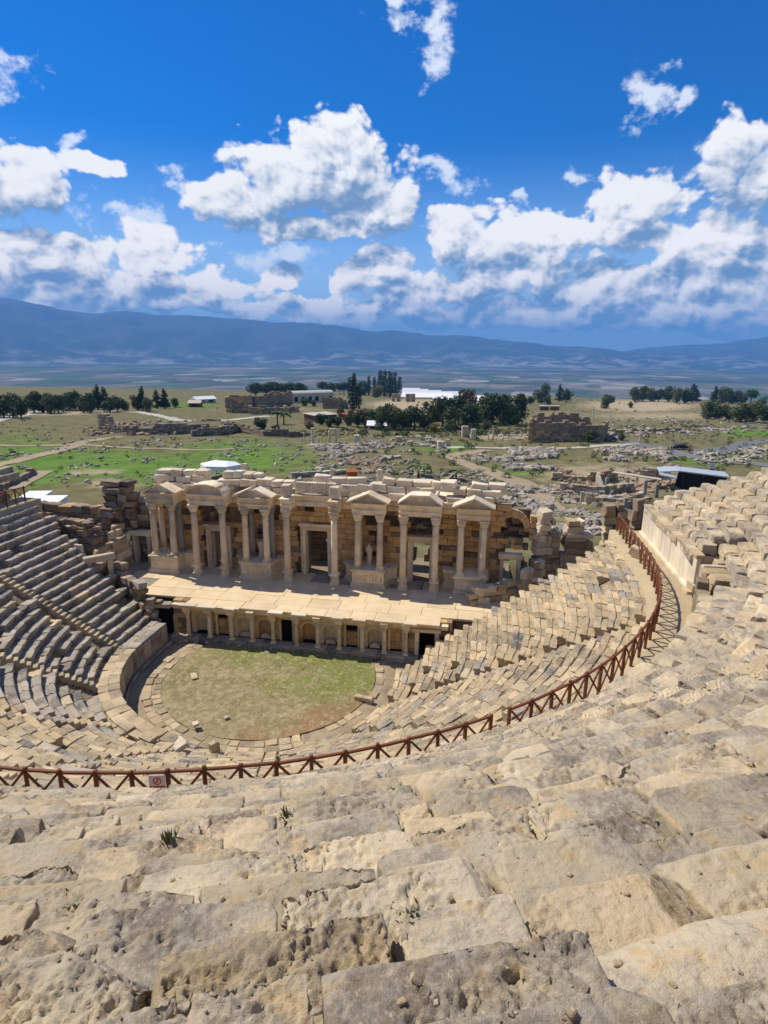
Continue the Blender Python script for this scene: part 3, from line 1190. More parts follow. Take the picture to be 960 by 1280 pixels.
def fence(s0, s1, label, name='wooden_fence'):
    n = max(1, int(round((s1 - s0) / 1.06)))
    ss_ = np.linspace(s0, s1, n + 1)
    pts = []
    for s in ss_:
        x, y, a = path_pos(RF, s, 8.9)
        pts.append(np.array([x, y, 0.0]))
    base = pts[0] + np.array([0, 0, ZW])
    t = thing(name, label, 'fence', base)
    post = None
    for k, p_ in enumerate(pts):
        h = ZT - ZW + random.uniform(-.03, .05)
        if post is None:
            V = cbox((0.115, 0.115, 1.5), 0.018)
            post = MB().add(V, [CB_Q, CB_T]).mesh('post', M_wood)
        o = link('post', post, t, p_ + np.array([0, 0, ZT - 0.75 + random.uniform(-.03, .03)]) - base, random.uniform(0, 1))
        o.rotation_euler[0] = random.gauss(0, 0.012)
        if k + 1 < len(pts):
            q_ = pts[k + 1]
            up_ = lambda pp, zz: pp + np.array([0, 0, zz]) - base
            MB().add(bar(up_(p_, 11.80), up_(q_, 11.80 + random.gauss(0, .012)), 0.10, 0.085), [CB_Q, CB_T], random.random()).build('rail', M_wood, t)
            dd_ = (q_ - p_) * 0.06
            MB().add(bar(up_(p_ + dd_, 11.74), up_(q_ - dd_, 10.60), 0.055, 0.075), [CB_Q, CB_T], random.random()).build('brace', M_wood, t)
            nn = np.array([-(q_ - p_)[1], (q_ - p_)[0], 0]) / 1.06 * 0.058
            MB().add(bar(up_(p_ + dd_, 10.60) + nn, up_(q_ - dd_, 11.74) + nn, 0.055, 0.075), [CB_Q, CB_T], random.random()).build('brace', M_wood, t)
    return t


def s_at_px(px):
    best = None
    for s in np.linspace(8.9 + 0.05 * RF, 8.9 + 1.6 * RF, 1500):
        x, y, a = path_pos(RF, s, 8.9)
        q = project((x, y, ZT))
        if best is None or abs(q[0] - px) < best[0]:
            best = (abs(q[0] - px), s)
    return best[1]


sg0, sg1 = s_at_px(637), s_at_px(614)
fence(0.2, sg0, 'reddish brown wooden fence with crossed braces curving up the right side of the walkway')
fence(sg1, path_len(RF, 8.9) - 1.2, 'reddish brown wooden fence with crossed braces running across the foreground to the left edge')

# warning board hung on the fence
sS = s_at_px(191)
x, y, a = path_pos(RF + 0.09, sS, 8.9)
sg = thing('warning_sign', 'small white and red warning board tied to the wooden fence', 'sign', (x, y, 11.46), a - PI / 2)
M_signw = plain_mat('sign_white', (0.75, 0.70, 0.66), 0.5, 0.05, 3, 0)
M_signr = plain_mat('sign_red', (0.55, 0.045, 0.03), 0.5, 0.05, 3, 0)
MB().add(cbox((0.48, 0.02, 0.62), 0.004), [CB_Q, CB_T]).build('board', M_signw, sg)
V = cbox((0.44, 0.008, 0.22), 0.002) + np.array([0, 0.0145, -0.17])
MB().add(V, [CB_Q, CB_T]).build('red_panel', M_signr, sg)
ringp = []
Vr, Fr = [], []
nr = 24
for k in range(nr):
    an = 2 * PI * k / nr
    for r_ in (0.095, 0.13):
        Vr.append((r_ * math.cos(an), 0.0125, 0.11 + r_ * math.sin(an)))
Fr = [[2 * k, 2 * k + 1, (2 * k + 3) % (2 * nr), (2 * k + 2) % (2 * nr)] for k in range(nr)]
MB().add(np.array(Vr), np.array(Fr)).build('prohibition_ring', M_signr, sg)
MB().add(bar((-0.075, 0.0125, 0.185), (0.075, 0.0125, 0.035), 0.004, 0.03), [CB_Q, CB_T]).build('prohibition_bar', M_signr, sg)
mbf = MB()   # little standing figure inside the ring
mbf.add(cbox((0.03, 0.003, 0.08), 0.001) + np.array([0, 0.0115, 0.10]), [CB_Q, CB_T])
mbf.add(cbox((0.03, 0.003, 0.03), 0.001) + np.array([0, 0.0115, 0.165]), [CB_Q, CB_T])
mbf.build('pictogram', M_void, sg)
for zz_ in (-0.12, -0.17, -0.22):
    MB().add(cbox((0.34, 0.003, 0.018), 0.001) + np.array([0, 0.0195, zz_]), [CB_Q, CB_T]).build('text_line', M_signw, sg)

# ------------------------------------------------------------------ orchestra
def disc_sector(r0, r1, nr_, na, a0, a1, zf):
    V = []
    for r in np.linspace(r0, r1, nr_ + 1):
        for a in np.linspace(a0, a1, na + 1):
            V.append((r * math.cos(a), r * math.sin(a), zf))
    Ii = np.arange(len(V)).reshape(nr_ + 1, na + 1)
    return np.array(V), np.stack([Ii[:-1, :-1], Ii[1:, :-1], Ii[1:, 1:], Ii[:-1, 1:]], -1).reshape(-1, 4)


def orchestra_mat():
    m, q, b = new_mat('orchestra_grass')
    p = q.n('ShaderNodeNewGeometry').outputs['Position']
    sp = q.n('ShaderNodeSeparateXYZ', {0: p})
    n1 = q.noise(p, 0.28, 5, 0.6)
    n2 = q.noise(p, 1.3, 7, 0.7)
    n3 = q.noise(p, 9.0, 6, 0.75)
    col = q.mix(q.ss(n2, .35, .65), (0.25, 0.20, 0.095), (0.34, 0.27, 0.14))
    gx_ = q.math('ADD', q.math('MULTIPLY', sp.outputs[0], 0.016), q.math('MULTIPLY', sp.outputs[1], 0.03))
    gf = q.ss(q.math('ADD', q.math('MULTIPLY_ADD', n1, 0.75, q.math('MULTIPLY', n2, 0.35)), gx_), 0.46, 0.72)
    col = q.mix(gf, col, q.mix(n3, (0.12, 0.155, 0.025), (0.23, 0.25, 0.05)))
    # worn reddish soil on the side nearest the seats
    red = q.math('ADD', q.math('MULTIPLY', sp.outputs[0], 0.09), q.math('MULTIPLY', sp.outputs[1], -0.10))
    rf = q.ss(q.math('ADD', red, q.math('MULTIPLY', n1, 0.9)), 1.12, 1.42)
    col = q.mix(rf, col, q.mix(n3, (0.25, 0.145, 0.065), (0.36, 0.22, 0.11)))
    n6 = q.noise(p, 22.0, 5, 0.75)
    n7 = q.noise(p, 2.6, 7, 0.72, 0.4)
    col = q.mix(q.math('MULTIPLY', q.ss(n7, 0.50, 0.62), 0.7), col, (0.46, 0.38, 0.22))
    col = q.mix(q.math('MULTIPLY', q.ss(n7, 0.46, 0.36), 0.6), col, (0.15, 0.135, 0.05))
    col = q.mix(q.math('MULTIPLY', q.ss(n3, 0.52, 0.70), 0.75), col, (0.42, 0.35, 0.21))
    col = q.mix(q.math('MULTIPLY', q.ss(n6, 0.50, 0.66), 0.7), col, (0.12, 0.10, 0.045))
    m.node_tree.links.new(col, b.inputs['Base Color'])
    bp = q.n('ShaderNodeBump', {'Strength': 0.9, 'Distance': 0.06, 'Height': q.math('MULTIPLY_ADD', n3, 0.6, n2)})
    m.node_tree.links.new(bp.outputs[0], b.inputs['Normal'])
    b.inputs['Roughness'].default_value = 1.0
    return m


M_orch = orchestra_mat()
V, Qd = disc_sector(0.0, 7.85, 40, 120, -PI, PI, 0.10)
V[:, 2] += 0.05 * fbm(V * 0.8, 4, 2) + 0.06
keep = V[:, 1] < 4.6
ok = keep[Qd].all(1)
orch = MB().add(V, Qd[ok]).build('orchestra_ground', M_orch, smooth=True)
tag(orch, 'rounded patch of worn grass and reddish soil on the orchestra floor', kind='structure')
M_dirt = stone_mat('orchestra_dirt', (0.40, 0.31, 0.19), (0.33, 0.26, 0.165), (0.40, 0.28, 0.14), G=(0.16, 0.13, 0.085), g=0.5, bump=0.7, dist=0.05, var=0.05)
V, Qd = disc_sector(7.6, 13.2, 12, 120, -PI - 0.45, 0.45, 0.0)
V[:, 2] += 0.05 * fbm(V * 0.9, 3, 6) + np.where(np.hypot(V[:, 0], V[:, 1]) < 9.25, 0.10, -0.12)
tag(MB().add(V, Qd).build('orchestra_margin', M_dirt, smooth=True), 'bare dirt strip around the orchestra kerb', kind='structure')
# grass tufts on the orchestra patch
tuft = MB()
rng = np.random.default_rng(40)
nt_ = 9000
rr_ = 7.7 * np.sqrt(rng.random(nt_))
aa_ = rng.random(nt_) * 2 * PI
X_ = np.stack([rr_ * np.cos(aa_), rr_ * np.sin(aa_), np.zeros(nt_)], 1)
dens = fbm(X_ * 0.45, 3, 50) + 0.02 * X_[:, 0] + 0.045 * X_[:, 1] + 0.35
X_ = X_[(X_[:, 1] < 4.1) & (dens > rng.random(nt_) * 0.9)]
Vt, Ft = [], []
for p_ in X_:
    for k in range(5):
        an = rng.random() * 2 * PI
        h = rng.uniform(.015, .04)
        b_ = np.array([p_[0] + rng.normal() * .05, p_[1] + rng.normal() * .05, 0.15])
        d_ = np.array([math.cos(an), math.sin(an), 0]) * .03
        i0 = len(Vt)
        Vt += [b_ - d_, b_ + d_, b_ + np.array([rng.normal() * .05, rng.normal() * .05, h])]
        Ft.append([i0, i0 + 1, i0 + 2])
M_grass = leaf_mat('short_grass', (0.22, 0.23, 0.05), (0.48, 0.42, 0.18))
tag(MB().add(np.array(Vt), np.array(Ft)).build('grass', M_grass), 'short patchy grass growing on the orchestra floor', 'grass', kind='stuff')

# kerb ring: radial slabs
kerb = thing('orchestra_kerb', 'curved ring of flat kerb slabs edging the grassy orchestra', 'kerb', (0, 0, 0))
a = -PI - 0.42
while a < 0.25:
    da = rng.uniform(0.07, 0.12)
    for (r0, r1) in ((7.85, 8.5), (8.5, 9.15)):
        rm = (r0 + r1) / 2 + rng.normal() * .03
        if a + da / 2 > -0.9 and r0 > 8:
            continue
        o = lib_stone('kerb_slab', (M_walk, M_seat, M_walk, M_dirt)[int(rng.integers(4))], (da * rm * rng.uniform(.8, 1.0), (r1 - r0) * rng.uniform(.75, 1.0), 0.34), (rm * math.cos(a + da / 2), rm * math.sin(a + da / 2), -0.03 + rng.normal() * .04), kerb, a + da / 2 - PI / 2 + rng.normal() * .03, 0.03, rough=0.045)
    a += da

# low orchestra wall on the left with its coping and drain lip
owall = thing('orchestra_wall', 'low curved slab wall on the left side of the orchestra with wide pale coping stones', 'wall', (-10.4, 0, 0))
OOFF = np.array([10.4, 0, 0])
R = 10.45
ye = 3.6
Lr = path_len(R, ye)
s = Lr - 0.02
s_stop = ye + R * math.radians(118)
while s > s_stop - 3.2:
    L = rng.uniform(0.8, 1.15)
    x, y, a = path_pos(R, s - L / 2, ye)
    ruin = s < s_stop
    if not ruin:
        lib_stone('wall_slab', M_seatgrey if y > -4 else M_seat, (L - 0.02, 0.2, 1.68), np.array([x, y, 0.80]) + OOFF, owall, a - PI / 2, 0.006, key='slab', rough=0.012)
    for (r_, w_) in ((R + 0.32, 0.78), (R + 0.95, 0.62)):
        xx, yy_, a2 = path_pos(r_, (s - L / 2) * path_len(r_, ye) / Lr, ye)
        lib_stone('coping_slab', M_seat if y < -1 else M_seatgrey, (L * r_ / R - 0.03, w_, 0.2), np.array([xx, yy_, 1.76 + rng.normal() * .02 + (rng.normal() * .08 if ruin else 0)]) + OOFF, owall, a2 - PI / 2 + rng.normal() * .02, 0.012 if not ruin else 0.06, rough=0.02)
    xx, yy_, a2 = path_pos(R - 0.35, (s - L / 2) * path_len(R - .35, ye) / Lr, ye)
    if not ruin:
        lib_stone('drain_lip', M_rubble, (L - 0.01, 0.12, 0.2), np.array([xx, yy_, 0.12]) + OOFF, owall, a2 - PI / 2, 0.005, key='slab', rough=0.012)
    s -= L
# loose blocks lying about the orchestra edge
LOOSE = [(176, 938, 2.1, (0.55, 0.5, 1.0), 'leaning squared block beside the fence, left of the orchestra', .18), (268, 935, 1.5, (0.55, .45, 0.95), 'upright broken block at the near edge of the orchestra', .1),
         (222, 930, 1.6, (1.3, 0.9, 0.35), 'large pale slab tipped over the near orchestra edge', .2), (245, 905, 0.5, (0.5, .4, .25), 'small pale stone on the near kerb of the orchestra', .1),
         (455, 873, 0.35, (1.5, 0.4, 0.35), 'long curved kerb block on the right edge of the grass', .04), (243, 845, 0.25, (0.9, 0.5, 0.14), 'flat stone sunk in the grass at the left of the orchestra', .02),
         (283, 897, 0.25, (0.35, 0.3, 0.16), 'small pale stone lying in the orchestra grass', .1), (795, 690, 10.9, (0.9, .35, 0.9), 'pale tilted slab standing against the right fence', .25),
         (745, 968, 13.2, (0.7, .5, .45), 'rounded pale boulder on the seats in the right foreground', .2)]
for (px, py, z, size, lab, tl) in LOOSE:
    P = on_z(px, py, z)
    V, Qd = eroded_block(size, 0.07, int(px), 0.03, 0.06, 0.02, 0.04)
    o = MB().add(V, Qd).build('loose_block', M_white if 'pale' in lab else M_seat, smooth=True)
    o.location = (P[0], P[1], z)
    o.rotation_euler = (random.gauss(0, tl), random.gauss(0, tl), random.uniform(-1, 1))
    tag(o, lab, 'stone block', 'loose blocks')


# ================================================================== stage building
ZS = 3.35                      # stage floor
stage = thing('stage', 'broad tan paved stage with columned front wall facing the orchestra', 'stage', (0, 4.6, 0))
SOFF = np.array([0, -4.6, 0])
rng = np.random.default_rng(77)
mb = MB()
V, F = prism([(-19.0, 5.9), (18.0, 5.9), (18.0, 20.0), (-19.0, 20.0)], -0.8, ZS - 0.16)
mb.add(V + SOFF, F).build('core', M_core, stage)
ys = [4.15, 5.6, 7.4, 9.2, 11.0, 13.2]
for j in range(5):
    x = -19.0
    while x < 17.5:
        L = rng.uniform(1.9, 3.0)
        y0, y1 = ys[j], ys[j + 1]
        front = j == 0
        if front:
            y0 += rng.uniform(-0.12, 0.16)
            if x + L / 2 < -10.2 or x + L / 2 > 12.8:
                x += L
                continue
        dark = x + L / 2 < -15.0 or j == 4
        add_stone(MB(), np.array([x + L / 2, (y0 + y1) / 2, ZS - 0.09 + rng.normal() * .008]) + SOFF, (L - 0.025, y1 - y0 - 0.025, 0.18), 0, 0.012, 0.008).build('floor_slab', M_seatgrey if (dark and rng.random() < .5) else M_floor, stage)
        x += L

CX = [-8.89, -6.99, -5.04, -3.26, -1.43, 0.58, 2.36, 4.15, 6.05, 7.87, 9.62]
YF = 4.45           # column line of the stage front
ZB = 0.42           # top of the footing
# footing and its little projecting stones
x = -10.4
while x < 10.6:
    L = rng.uniform(0.9, 1.6)
    add_stone(MB(), np.array([x + L / 2, 4.5, 0.12]) + SOFF, (L - 0.015, 0.95, 0.6), 0, 0.03, 0.015).build('footing_stone', M_seatgrey, stage)
    x += L
x = -9.8
while x < 9.9:
    lib_stone('footing_stub', M_seatgrey, (0.26, 0.34, 0.22), np.array([x, 3.93, 0.17]) + SOFF, stage, 0, 0.02)
    x += 0.93


def column_meshes(h, r, mat, cap_h=0.55, base_h=0.28, n=16, tag_=''):
    """base, shaft, capital of one column of height h standing on z=0"""
    b = MB()
    b.add(cbox((r * 2.7, r * 2.7, base_h * .4), 0.01) + np.array([0, 0, base_h * .2]), [CB_Q, CB_T])
    V, F = lathe([(r * 1.28, base_h * .4), (r * 1.34, base_h * .52), (r * 1.28, base_h * .64), (r * 1.1, base_h * .72), (r * 1.18, base_h * .86), (r * 1.05, base_h)], n)
    b.add(V, F)
    s_ = MB()
    hs = h - cap_h - base_h
    pr = []
    for t in np.linspace(0, 1, 9):
        rr2 = r * (1.0 - 0.14 * t ** 1.6) * (1.04 if t in (0.0, 1.0) else 1.0)
        pr.append((rr2, base_h + t * hs))
    V, F = lathe(pr, n)
    nz = fbm(V * 1.6 + h * 3, 3, int(h * 31 + r * 997))
    V[:, :2] *= (1 + 0.05 * nz)[:, None]
    s_.add(V, F)
    c = MB()
    z0 = h - cap_h
    V, F = lathe([(r * .88, z0), (r * .95, z0 + .03), (r * .92, z0 + .05), (r * 1.02, z0 + cap_h * .45), (r * 1.25, z0 + cap_h * .75), (r * 1.38, z0 + cap_h * .86)], n)
    c.add(V, F)
    c.add(cbox((r * 2.7, r * 2.7, cap_h * .16), 0.015) + np.array([0, 0, h - cap_h * .08]), [CB_Q, CB_T])
    for lvl, (zz_, k_) in enumerate(((.22, 1.05), (.5, 1.18))):
        for a_ in range(8):
            an = 2 * PI * (a_ + .5 * lvl) / 8
            L_ = cbox((0.10 * r / .3, 0.24 * r / .3, cap_h * .34), 0.01)
            L_ = tilt(L_, 0, 0.32)
            c.add(rotz(L_ + np.array([r * k_ * .95, 0, z0 + cap_h * zz_]), an), [CB_Q, CB_T])
    for a_ in range(4):
        an = PI / 4 + a_ * PI / 2
        c.add(rotz(cbox((0.16 * r / .3, 0.1 * r / .3, cap_h * .2), 0.01) + np.array([r * 1.5, 0, h - cap_h * .24]), an), [CB_Q, CB_T])
    return b.mesh('base', mat), s_.mesh('shaft', mat, True), c.mesh('capital', mat)


def place_column(parent, off, x, y, z, ms, shaft_mat=None, lean=0.0, name='column'):
    """column part: the shaft carries base and capital as sub-parts"""
    b, s_, c = ms
    o = link(name, s_, parent, np.array([x, y, z]) + off)
    o.rotation_euler = (random.gauss(0, lean), random.gauss(0, lean), random.uniform(0, 6))
    link('base', b, o).rotation_euler[2] = -o.rotation_euler[2]
    link('capital', c, o).rotation_euler[2] = -o.rotation_euler[2]
    return o


small_col = column_meshes(2.28, 0.17, M_marble, 0.34, 0.18, 12)
for x in CX:
    place_column(stage, SOFF, x, YF, ZB, small_col, lean=0.004, name='front_column')


def arch_panel(x0, x1, z0, z1, xc, hw, zs_, y, depth, n=10):
    """front skin with a round-headed hole plus the curved niche behind it"""
    V, F4 = [], []
    arc = [(xc + hw * math.cos(PI - PI * k / n), zs_ + hw * math.sin(PI * k / n)) for k in range(n + 1)]
    inner = [(xc - hw, z0)] + arc + [(xc + hw, z0)]
    outer = [(x0, z0)] + [(x0 + (x1 - x0) * k / n, z1) if 0 < k < n else ((x0, z1) if k == 0 else (x1, z1)) for k in range(n + 1)] + [(x1, z0)]
    m = len(inner)
    for (a, b) in outer:
        V.append((a, y, b))
    for (a, b) in inner:
        V.append((a, y, b))
    for (a, b) in inner:
        V.append((xc + (a - xc) * 0.9, y + depth, z0 + (b - z0) * 0.97))
    for k in range(m - 1):
        F4.append([k, k + 1, m + k + 1, m + k])
        F4.append([m + k, m + k + 1, 2 * m + k + 1, 2 * m + k])
    V = np.array(V, float)
    back = [np.array([2 * m + k for k in range(m)])[None]]
    return V, [np.array(F4)] + back


kinds = ['arch', 'door', 'arch', 'arch', 'black', 'arch', 'arch', 'walled', 'arch', 'wall']
YW = 5.05
for k in range(10):
    x0, x1 = CX[k], CX[k + 1]
    kd = kinds[k]
    if kd == 'arch':
        V, F = arch_panel(x0, x1, 0.42, 2.72, (x0 + x1) / 2, 0.60, 1.62, YW, 0.55)
        MB().add(V + SOFF, F).build('niche', M_wall if k % 2 else M_marble, stage)
        # moulded arch ring
        rg = MB()
        for t in range(12):
            a0, a1 = PI * t / 12, PI * (t + 1) / 12
            xc = (x0 + x1) / 2
            poly = [(xc + r_ * math.cos(q), 1.62 + r_ * math.sin(q)) for r_, q in ((.60, a0), (.74, a0), (.74, a1), (.60, a1))]
            Vp, Fp = prism(poly, YW - 0.06, YW - 0.004, 'y')
            rg.add(Vp + SOFF, Fp)
        rg.build('arch_ring', M_marble, stage)
        if k in (2, 3, 6, 8):    # low segmental block standing in the niche
            xc = (x0 + x1) / 2
            poly = [(xc - .45, .43), (xc + .45, .43)] + [(xc + .45 * math.cos(q), .43 + .38 * math.sin(q)) for q in np.linspace(0.15, PI - .15, 7)]
            Vp, Fp = prism(poly, YW + 0.05, YW + 0.22, 'y')
            MB().add(Vp + SOFF, Fp).build('niche_block', M_marble, stage)
    else:
        xc, hw = (x0 + x1) / 2, 0.62
        ztop = 2.30
        for (a, b) in ((x0, xc - hw), (xc + hw, x1)):
            z = 0.43
            while z < 2.7:
                h = min(rng.uniform(.36, .5), 2.72 - z)
                add_stone(MB(), np.array([(a + b) / 2, YW + .25, z + h / 2]) + SOFF, (b - a - .01, .5, h - .01), 0, .02, .012).build('wall_stone', M_wall, stage)
                z += h
        add_stone(MB(), np.array([xc, YW + .22, 2.51]) + SOFF, (2 * hw + .25, .5, .40), 0, .02, .01).build('door_lintel', M_marble, stage)
        if kd in ('walled', 'door', 'wall'):
            top = {'walled': 1.75, 'door': 1.8, 'wall': 2.3}[kd]
            z = 0.43
            while z < top - 0.1:
                h = min(rng.uniform(.28, .4), top - z)
                xa = xc - hw
                while xa < xc + hw - .1:
                    L = min(rng.uniform(.35, .7), xc + hw - xa)
                    add_stone(MB(), np.array([xa + L / 2, YW + .35, z + h / 2]) + SOFF, (L - .012, .4, h - .012), 0, .02, .012).build('wall_stone', M_wall, stage)
                    xa += L
                z += h
        for sgn in (-1, 1):
            add_stone(MB(), np.array([xc + sgn * (hw - .06), YW - .03, 1.37]) + SOFF, (.16, .2, 1.85), 0, .015, .006).build('door_jamb', M_marble, stage)
# left and right end masonry of the front
for (xa, xb) in ((-10.35, -8.95), (9.75, 10.25), (12.2, 13.2)):
    z = 0.0
    while z < 2.95:
        h = rng.uniform(.36, .5)
        x = xa
        while x < xb - .1:
            L = min(rng.uniform(.5, .9), xb - x)
            add_stone(MB(), np.array([x + L / 2, YW + .1, z + h / 2]) + SOFF, (L - .012, .6, h - .012), 0, .025, .015).build('wall_stone', M_wall if rng.random() < .6 else M_dark, stage)
            x += L
        z += h
add_stone(MB(), np.array([-9.95, 4.35, 1.2]) + SOFF, (.3, .3, 2.2), 0, .02, .02).build('end_pillar', M_seat, stage)
# near-black backing, shade put into its colour, so that the doorways read as openings into the hollow stage
for k in (1, 4, 7, 9):
    pass
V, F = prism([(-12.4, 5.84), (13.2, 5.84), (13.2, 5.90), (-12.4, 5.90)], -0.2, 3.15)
MB().add(V + SOFF, F).build('shade_backing', M_void, stage)
# entablature of the front: recessed run plus blocks projecting over the columns
prof = [(4.62, 2.72), (4.60, 2.90), (4.54, 2.92), (4.54, 3.06), (4.42, 3.10), (4.40, 3.17), (5.85, 3.17), (5.85, 2.72)]
x = -10.3
while x < 12.9:
    L = min(rng.uniform(1.4, 2.2), 12.9 - x)
    Vp, Fp = prism(prof, x + .008, x + L - .008, 'x')
    Vp = Vp + rng.normal(size=Vp.shape) * .008
    MB().add(Vp + SOFF, Fp, rng.random()).build('architrave', M_marble, stage)
    x += L
for k, x in enumerate(CX):
    wd = 0.62
    prof2 = [(4.16, 2.71), (4.14, 2.90), (4.10, 2.92), (4.10, 3.06), (3.98, 3.10), (3.96, 3.16), (4.58, 3.16), (4.58, 2.71)]
    Vp, Fp = prism(prof2, x - wd / 2, x + wd / 2, 'x')
    MB().add(Vp + SOFF + rng.normal(size=Vp.shape) * .01, Fp, rng.random()).build('projecting_block', M_marble, stage)
    if k in (0, 1, 2, 4, 5, 7, 8, 10):
        Lx = rng.uniform(.9, 1.9)
        add_stone(MB(), np.array([x + rng.uniform(-.2, .6), 4.2, 3.27 + .0]) + SOFF, (Lx, .62, .2), rng.normal() * .02, .03, .025).build('cornice_slab', M_white if rng.random() < .6 else M_marble, stage)
# dark side passage at the right end: jambs and lintel
for sgn, x in ((-1, 10.45), (1, 12.05)):
    add_stone(MB(), np.array([x, 4.8, 1.5]) + SOFF, (.34, .5, 2.4), 0, .02, .02).build('door_jamb', M_marble, stage)
add_stone(MB(), np.array([11.2, 4.75, 2.62]) + SOFF, (2.3, .7, .3), 0.01, .03, .02).build('door_lintel', M_marble, stage)

# ------------------------------------------------------------------ scene front (two columned storeys reduced to one)
fac = thing('stage_facade', 'tall ruined marble facade behind the stage with paired columns, pediments, podiums and doors', 'ancient facade', (0, 13.0, ZS))
FO = -np.array([0, 13.0, ZS])
rng = np.random.default_rng(99)
col_pair = column_meshes(5.0, 0.285, M_marble, 0.62, 0.30)
col_rear = column_meshes(5.0, 0.27, M_blue, 0.62, 0.30)
col_tall = column_meshes(5.95, 0.315, M_marble, 0.70, 0.30)
ZP = 5.05               # podium top
ZC = 10.05              # column tops
AED = [(-14.25, 0.95, 'rect'), (-5.18, 1.0, 'niche'), (5.3, 1.0, 'niche'), (14.35, 0.95, 'rect')]


def mould_podium(poly_f, lab):
    """podium with plinth, die and cornice; poly_f(scale) gives the outline grown by an offset"""
    die = MB()
    V, F = prism(poly_f(0.0), ZS + .42, ZP - .24)
    o = die.add(V + FO, F).build('podium', M_marble, fac)
    V, F = prism(poly_f(0.16), ZS - .02, ZS + .30)
    m_ = MB().add(V, F)
    V, F = prism(poly_f(0.08), ZS + .30, ZS + .43)
    m_.add(V, F)
    for v_ in m_.v:
        v_ += FO
    m_.build('plinth', M_marble, o)
    V, F = prism(poly_f(0.06), ZP - .25, ZP - .16)
    m_ = MB().add(V + FO, F)
    V, F = prism(poly_f(0.15), ZP - .165, ZP)
    m_.add(V + FO, F)
    m_.build('podium_cornice', M_marble, o)
    return o


for (xc, hw, kd) in AED:
    def outline(g, xc=xc, hw=hw, kd=kd):
        f = 10.62 - g
        a = hw + .42 + g
        if kd == 'rect':
            b = hw + .42 + g
            sgn = -1 if xc > 0 else 1          # wing towards the door
            pts = [(xc - a, 13.1), (xc - a, f), (xc + a, f), (xc + a, 12.0 - g)]
            pts += [(xc + a + 1.0, 12.0 - g), (xc + a + 1.0, 13.1)]
            if xc > 0:
                pts = [(2 * xc - p_[0], p_[1]) for p_ in pts][::-1]
            return pts
        L = [(xc - a, f)]
        R_ = [(xc + a, f)]
        for t in np.linspace(0, 1, 7)[1:]:
            an = t * PI / 2
            ox = a + 0.95 * (1 - math.cos(an)) * 1.0
            oy = f + (12.3 - g - f) * math.sin(an)
            L.append((xc - ox, oy))
            R_.append((xc + ox, oy))
        return L[::-1][:-1] + [(xc - a, f), (xc + a, f)] + R_[1:] + [(xc + a + .95, 13.1), (xc - a - .95, 13.1)]
    pod = mould_podium(outline, '')
    # carved relief on the front die: small raised figures
    rel = MB()
    if kd == 'niche':
        for k in range(11):
            xx = xc - hw - .2 + k * (2 * hw + .4) / 10
            add_stone(rel, np.array([xx, 10.60, ZS + .83 + rng.normal() * .04]) + FO, (.12, .07, .55 + rng.normal() * .06), 0, .02, .03, rng=rng)
            add_stone(rel, np.array([xx + rng.normal() * .04, 10.595, ZS + 1.17]) + FO, (.11, .08, .12), 0, .03, .02, rng=rng)
    else:
        for k in range(5):
            add_stone(rel, np.array([xc - hw + k * hw / 2, 10.607, ZS + .85]) + FO, (.42, .03, .75), 0, .01, .008, rng=rng)
    rel.build('relief', M_marble, pod)
    # front pair and rear pair
    for sgn in (-1, 1):
        place_column(fac, FO, xc + sgn * hw, 11.02, ZP, col_pair, lean=0.004)
        place_column(fac, FO, xc + sgn * hw * .98 + (.12 if xc < 0 else -.12), 12.3, ZP, col_rear if (xc < 0 or sgn > 0) and kd == 'niche' or xc < -10 and sgn > 0 else col_pair, lean=0.003, name='rear_column')

TALL = [-11.05, -8.3, -2.2, 2.2, 8.4, 11.2]
ped_me = MB()
V, F = prism([(-.42, -.42), (.42, -.42), (.42, .42), (-.42, .42)], 0, .18)
ped_me.add(V, F)
for k in range(8):
    pass
V, F = lathe([(.46, .18), (.44, .26), (.40, .32), (.38, .72), (.42, .78), (.45, .84), (.45, .90)], 8)
ped_me.add(rotz(V, PI / 8), F)
ped_me = ped_me.mesh('pedestal', M_marble)
for x in TALL:
    o = place_column(fac, FO, x, 10.95, ZS + .88, col_tall, lean=0.004)
    o.rotation_euler = (0, 0, 0)
    for ch in o.children:
        ch.rotation_euler = (0, 0, 0)
    link('pedestal', ped_me, o, (0, 0, -.88))


def entablature(x0, x1, yf, yb, z0, name='entablature', arch_h=.46, frz=.42):
    pr = [(yf + .10, z0), (yf + .09, z0 + .15), (yf + .05, z0 + .16), (yf + .04, z0 + .32), (yf, z0 + .34), (yf, z0 + arch_h - .05), (yf - .05, z0 + arch_h),
          (yf + .06, z0 + arch_h + .02), (yf + .03, z0 + arch_h + frz - .06), (yf - .10, z0 + arch_h + frz), (yf - .14, z0 + arch_h + frz + .08), (yf - .26, z0 + arch_h + frz + .12), (yf - .30, z0 + arch_h + frz + .20), (yb, z0 + arch_h + frz + .20), (yb, z0)]
    Vp, Fp = prism(pr, x0, x1, 'x')
    return MB().add(Vp + FO + RNG.normal(size=Vp.shape) * .006, Fp, RNG.random()).build(name, M_marble, fac)


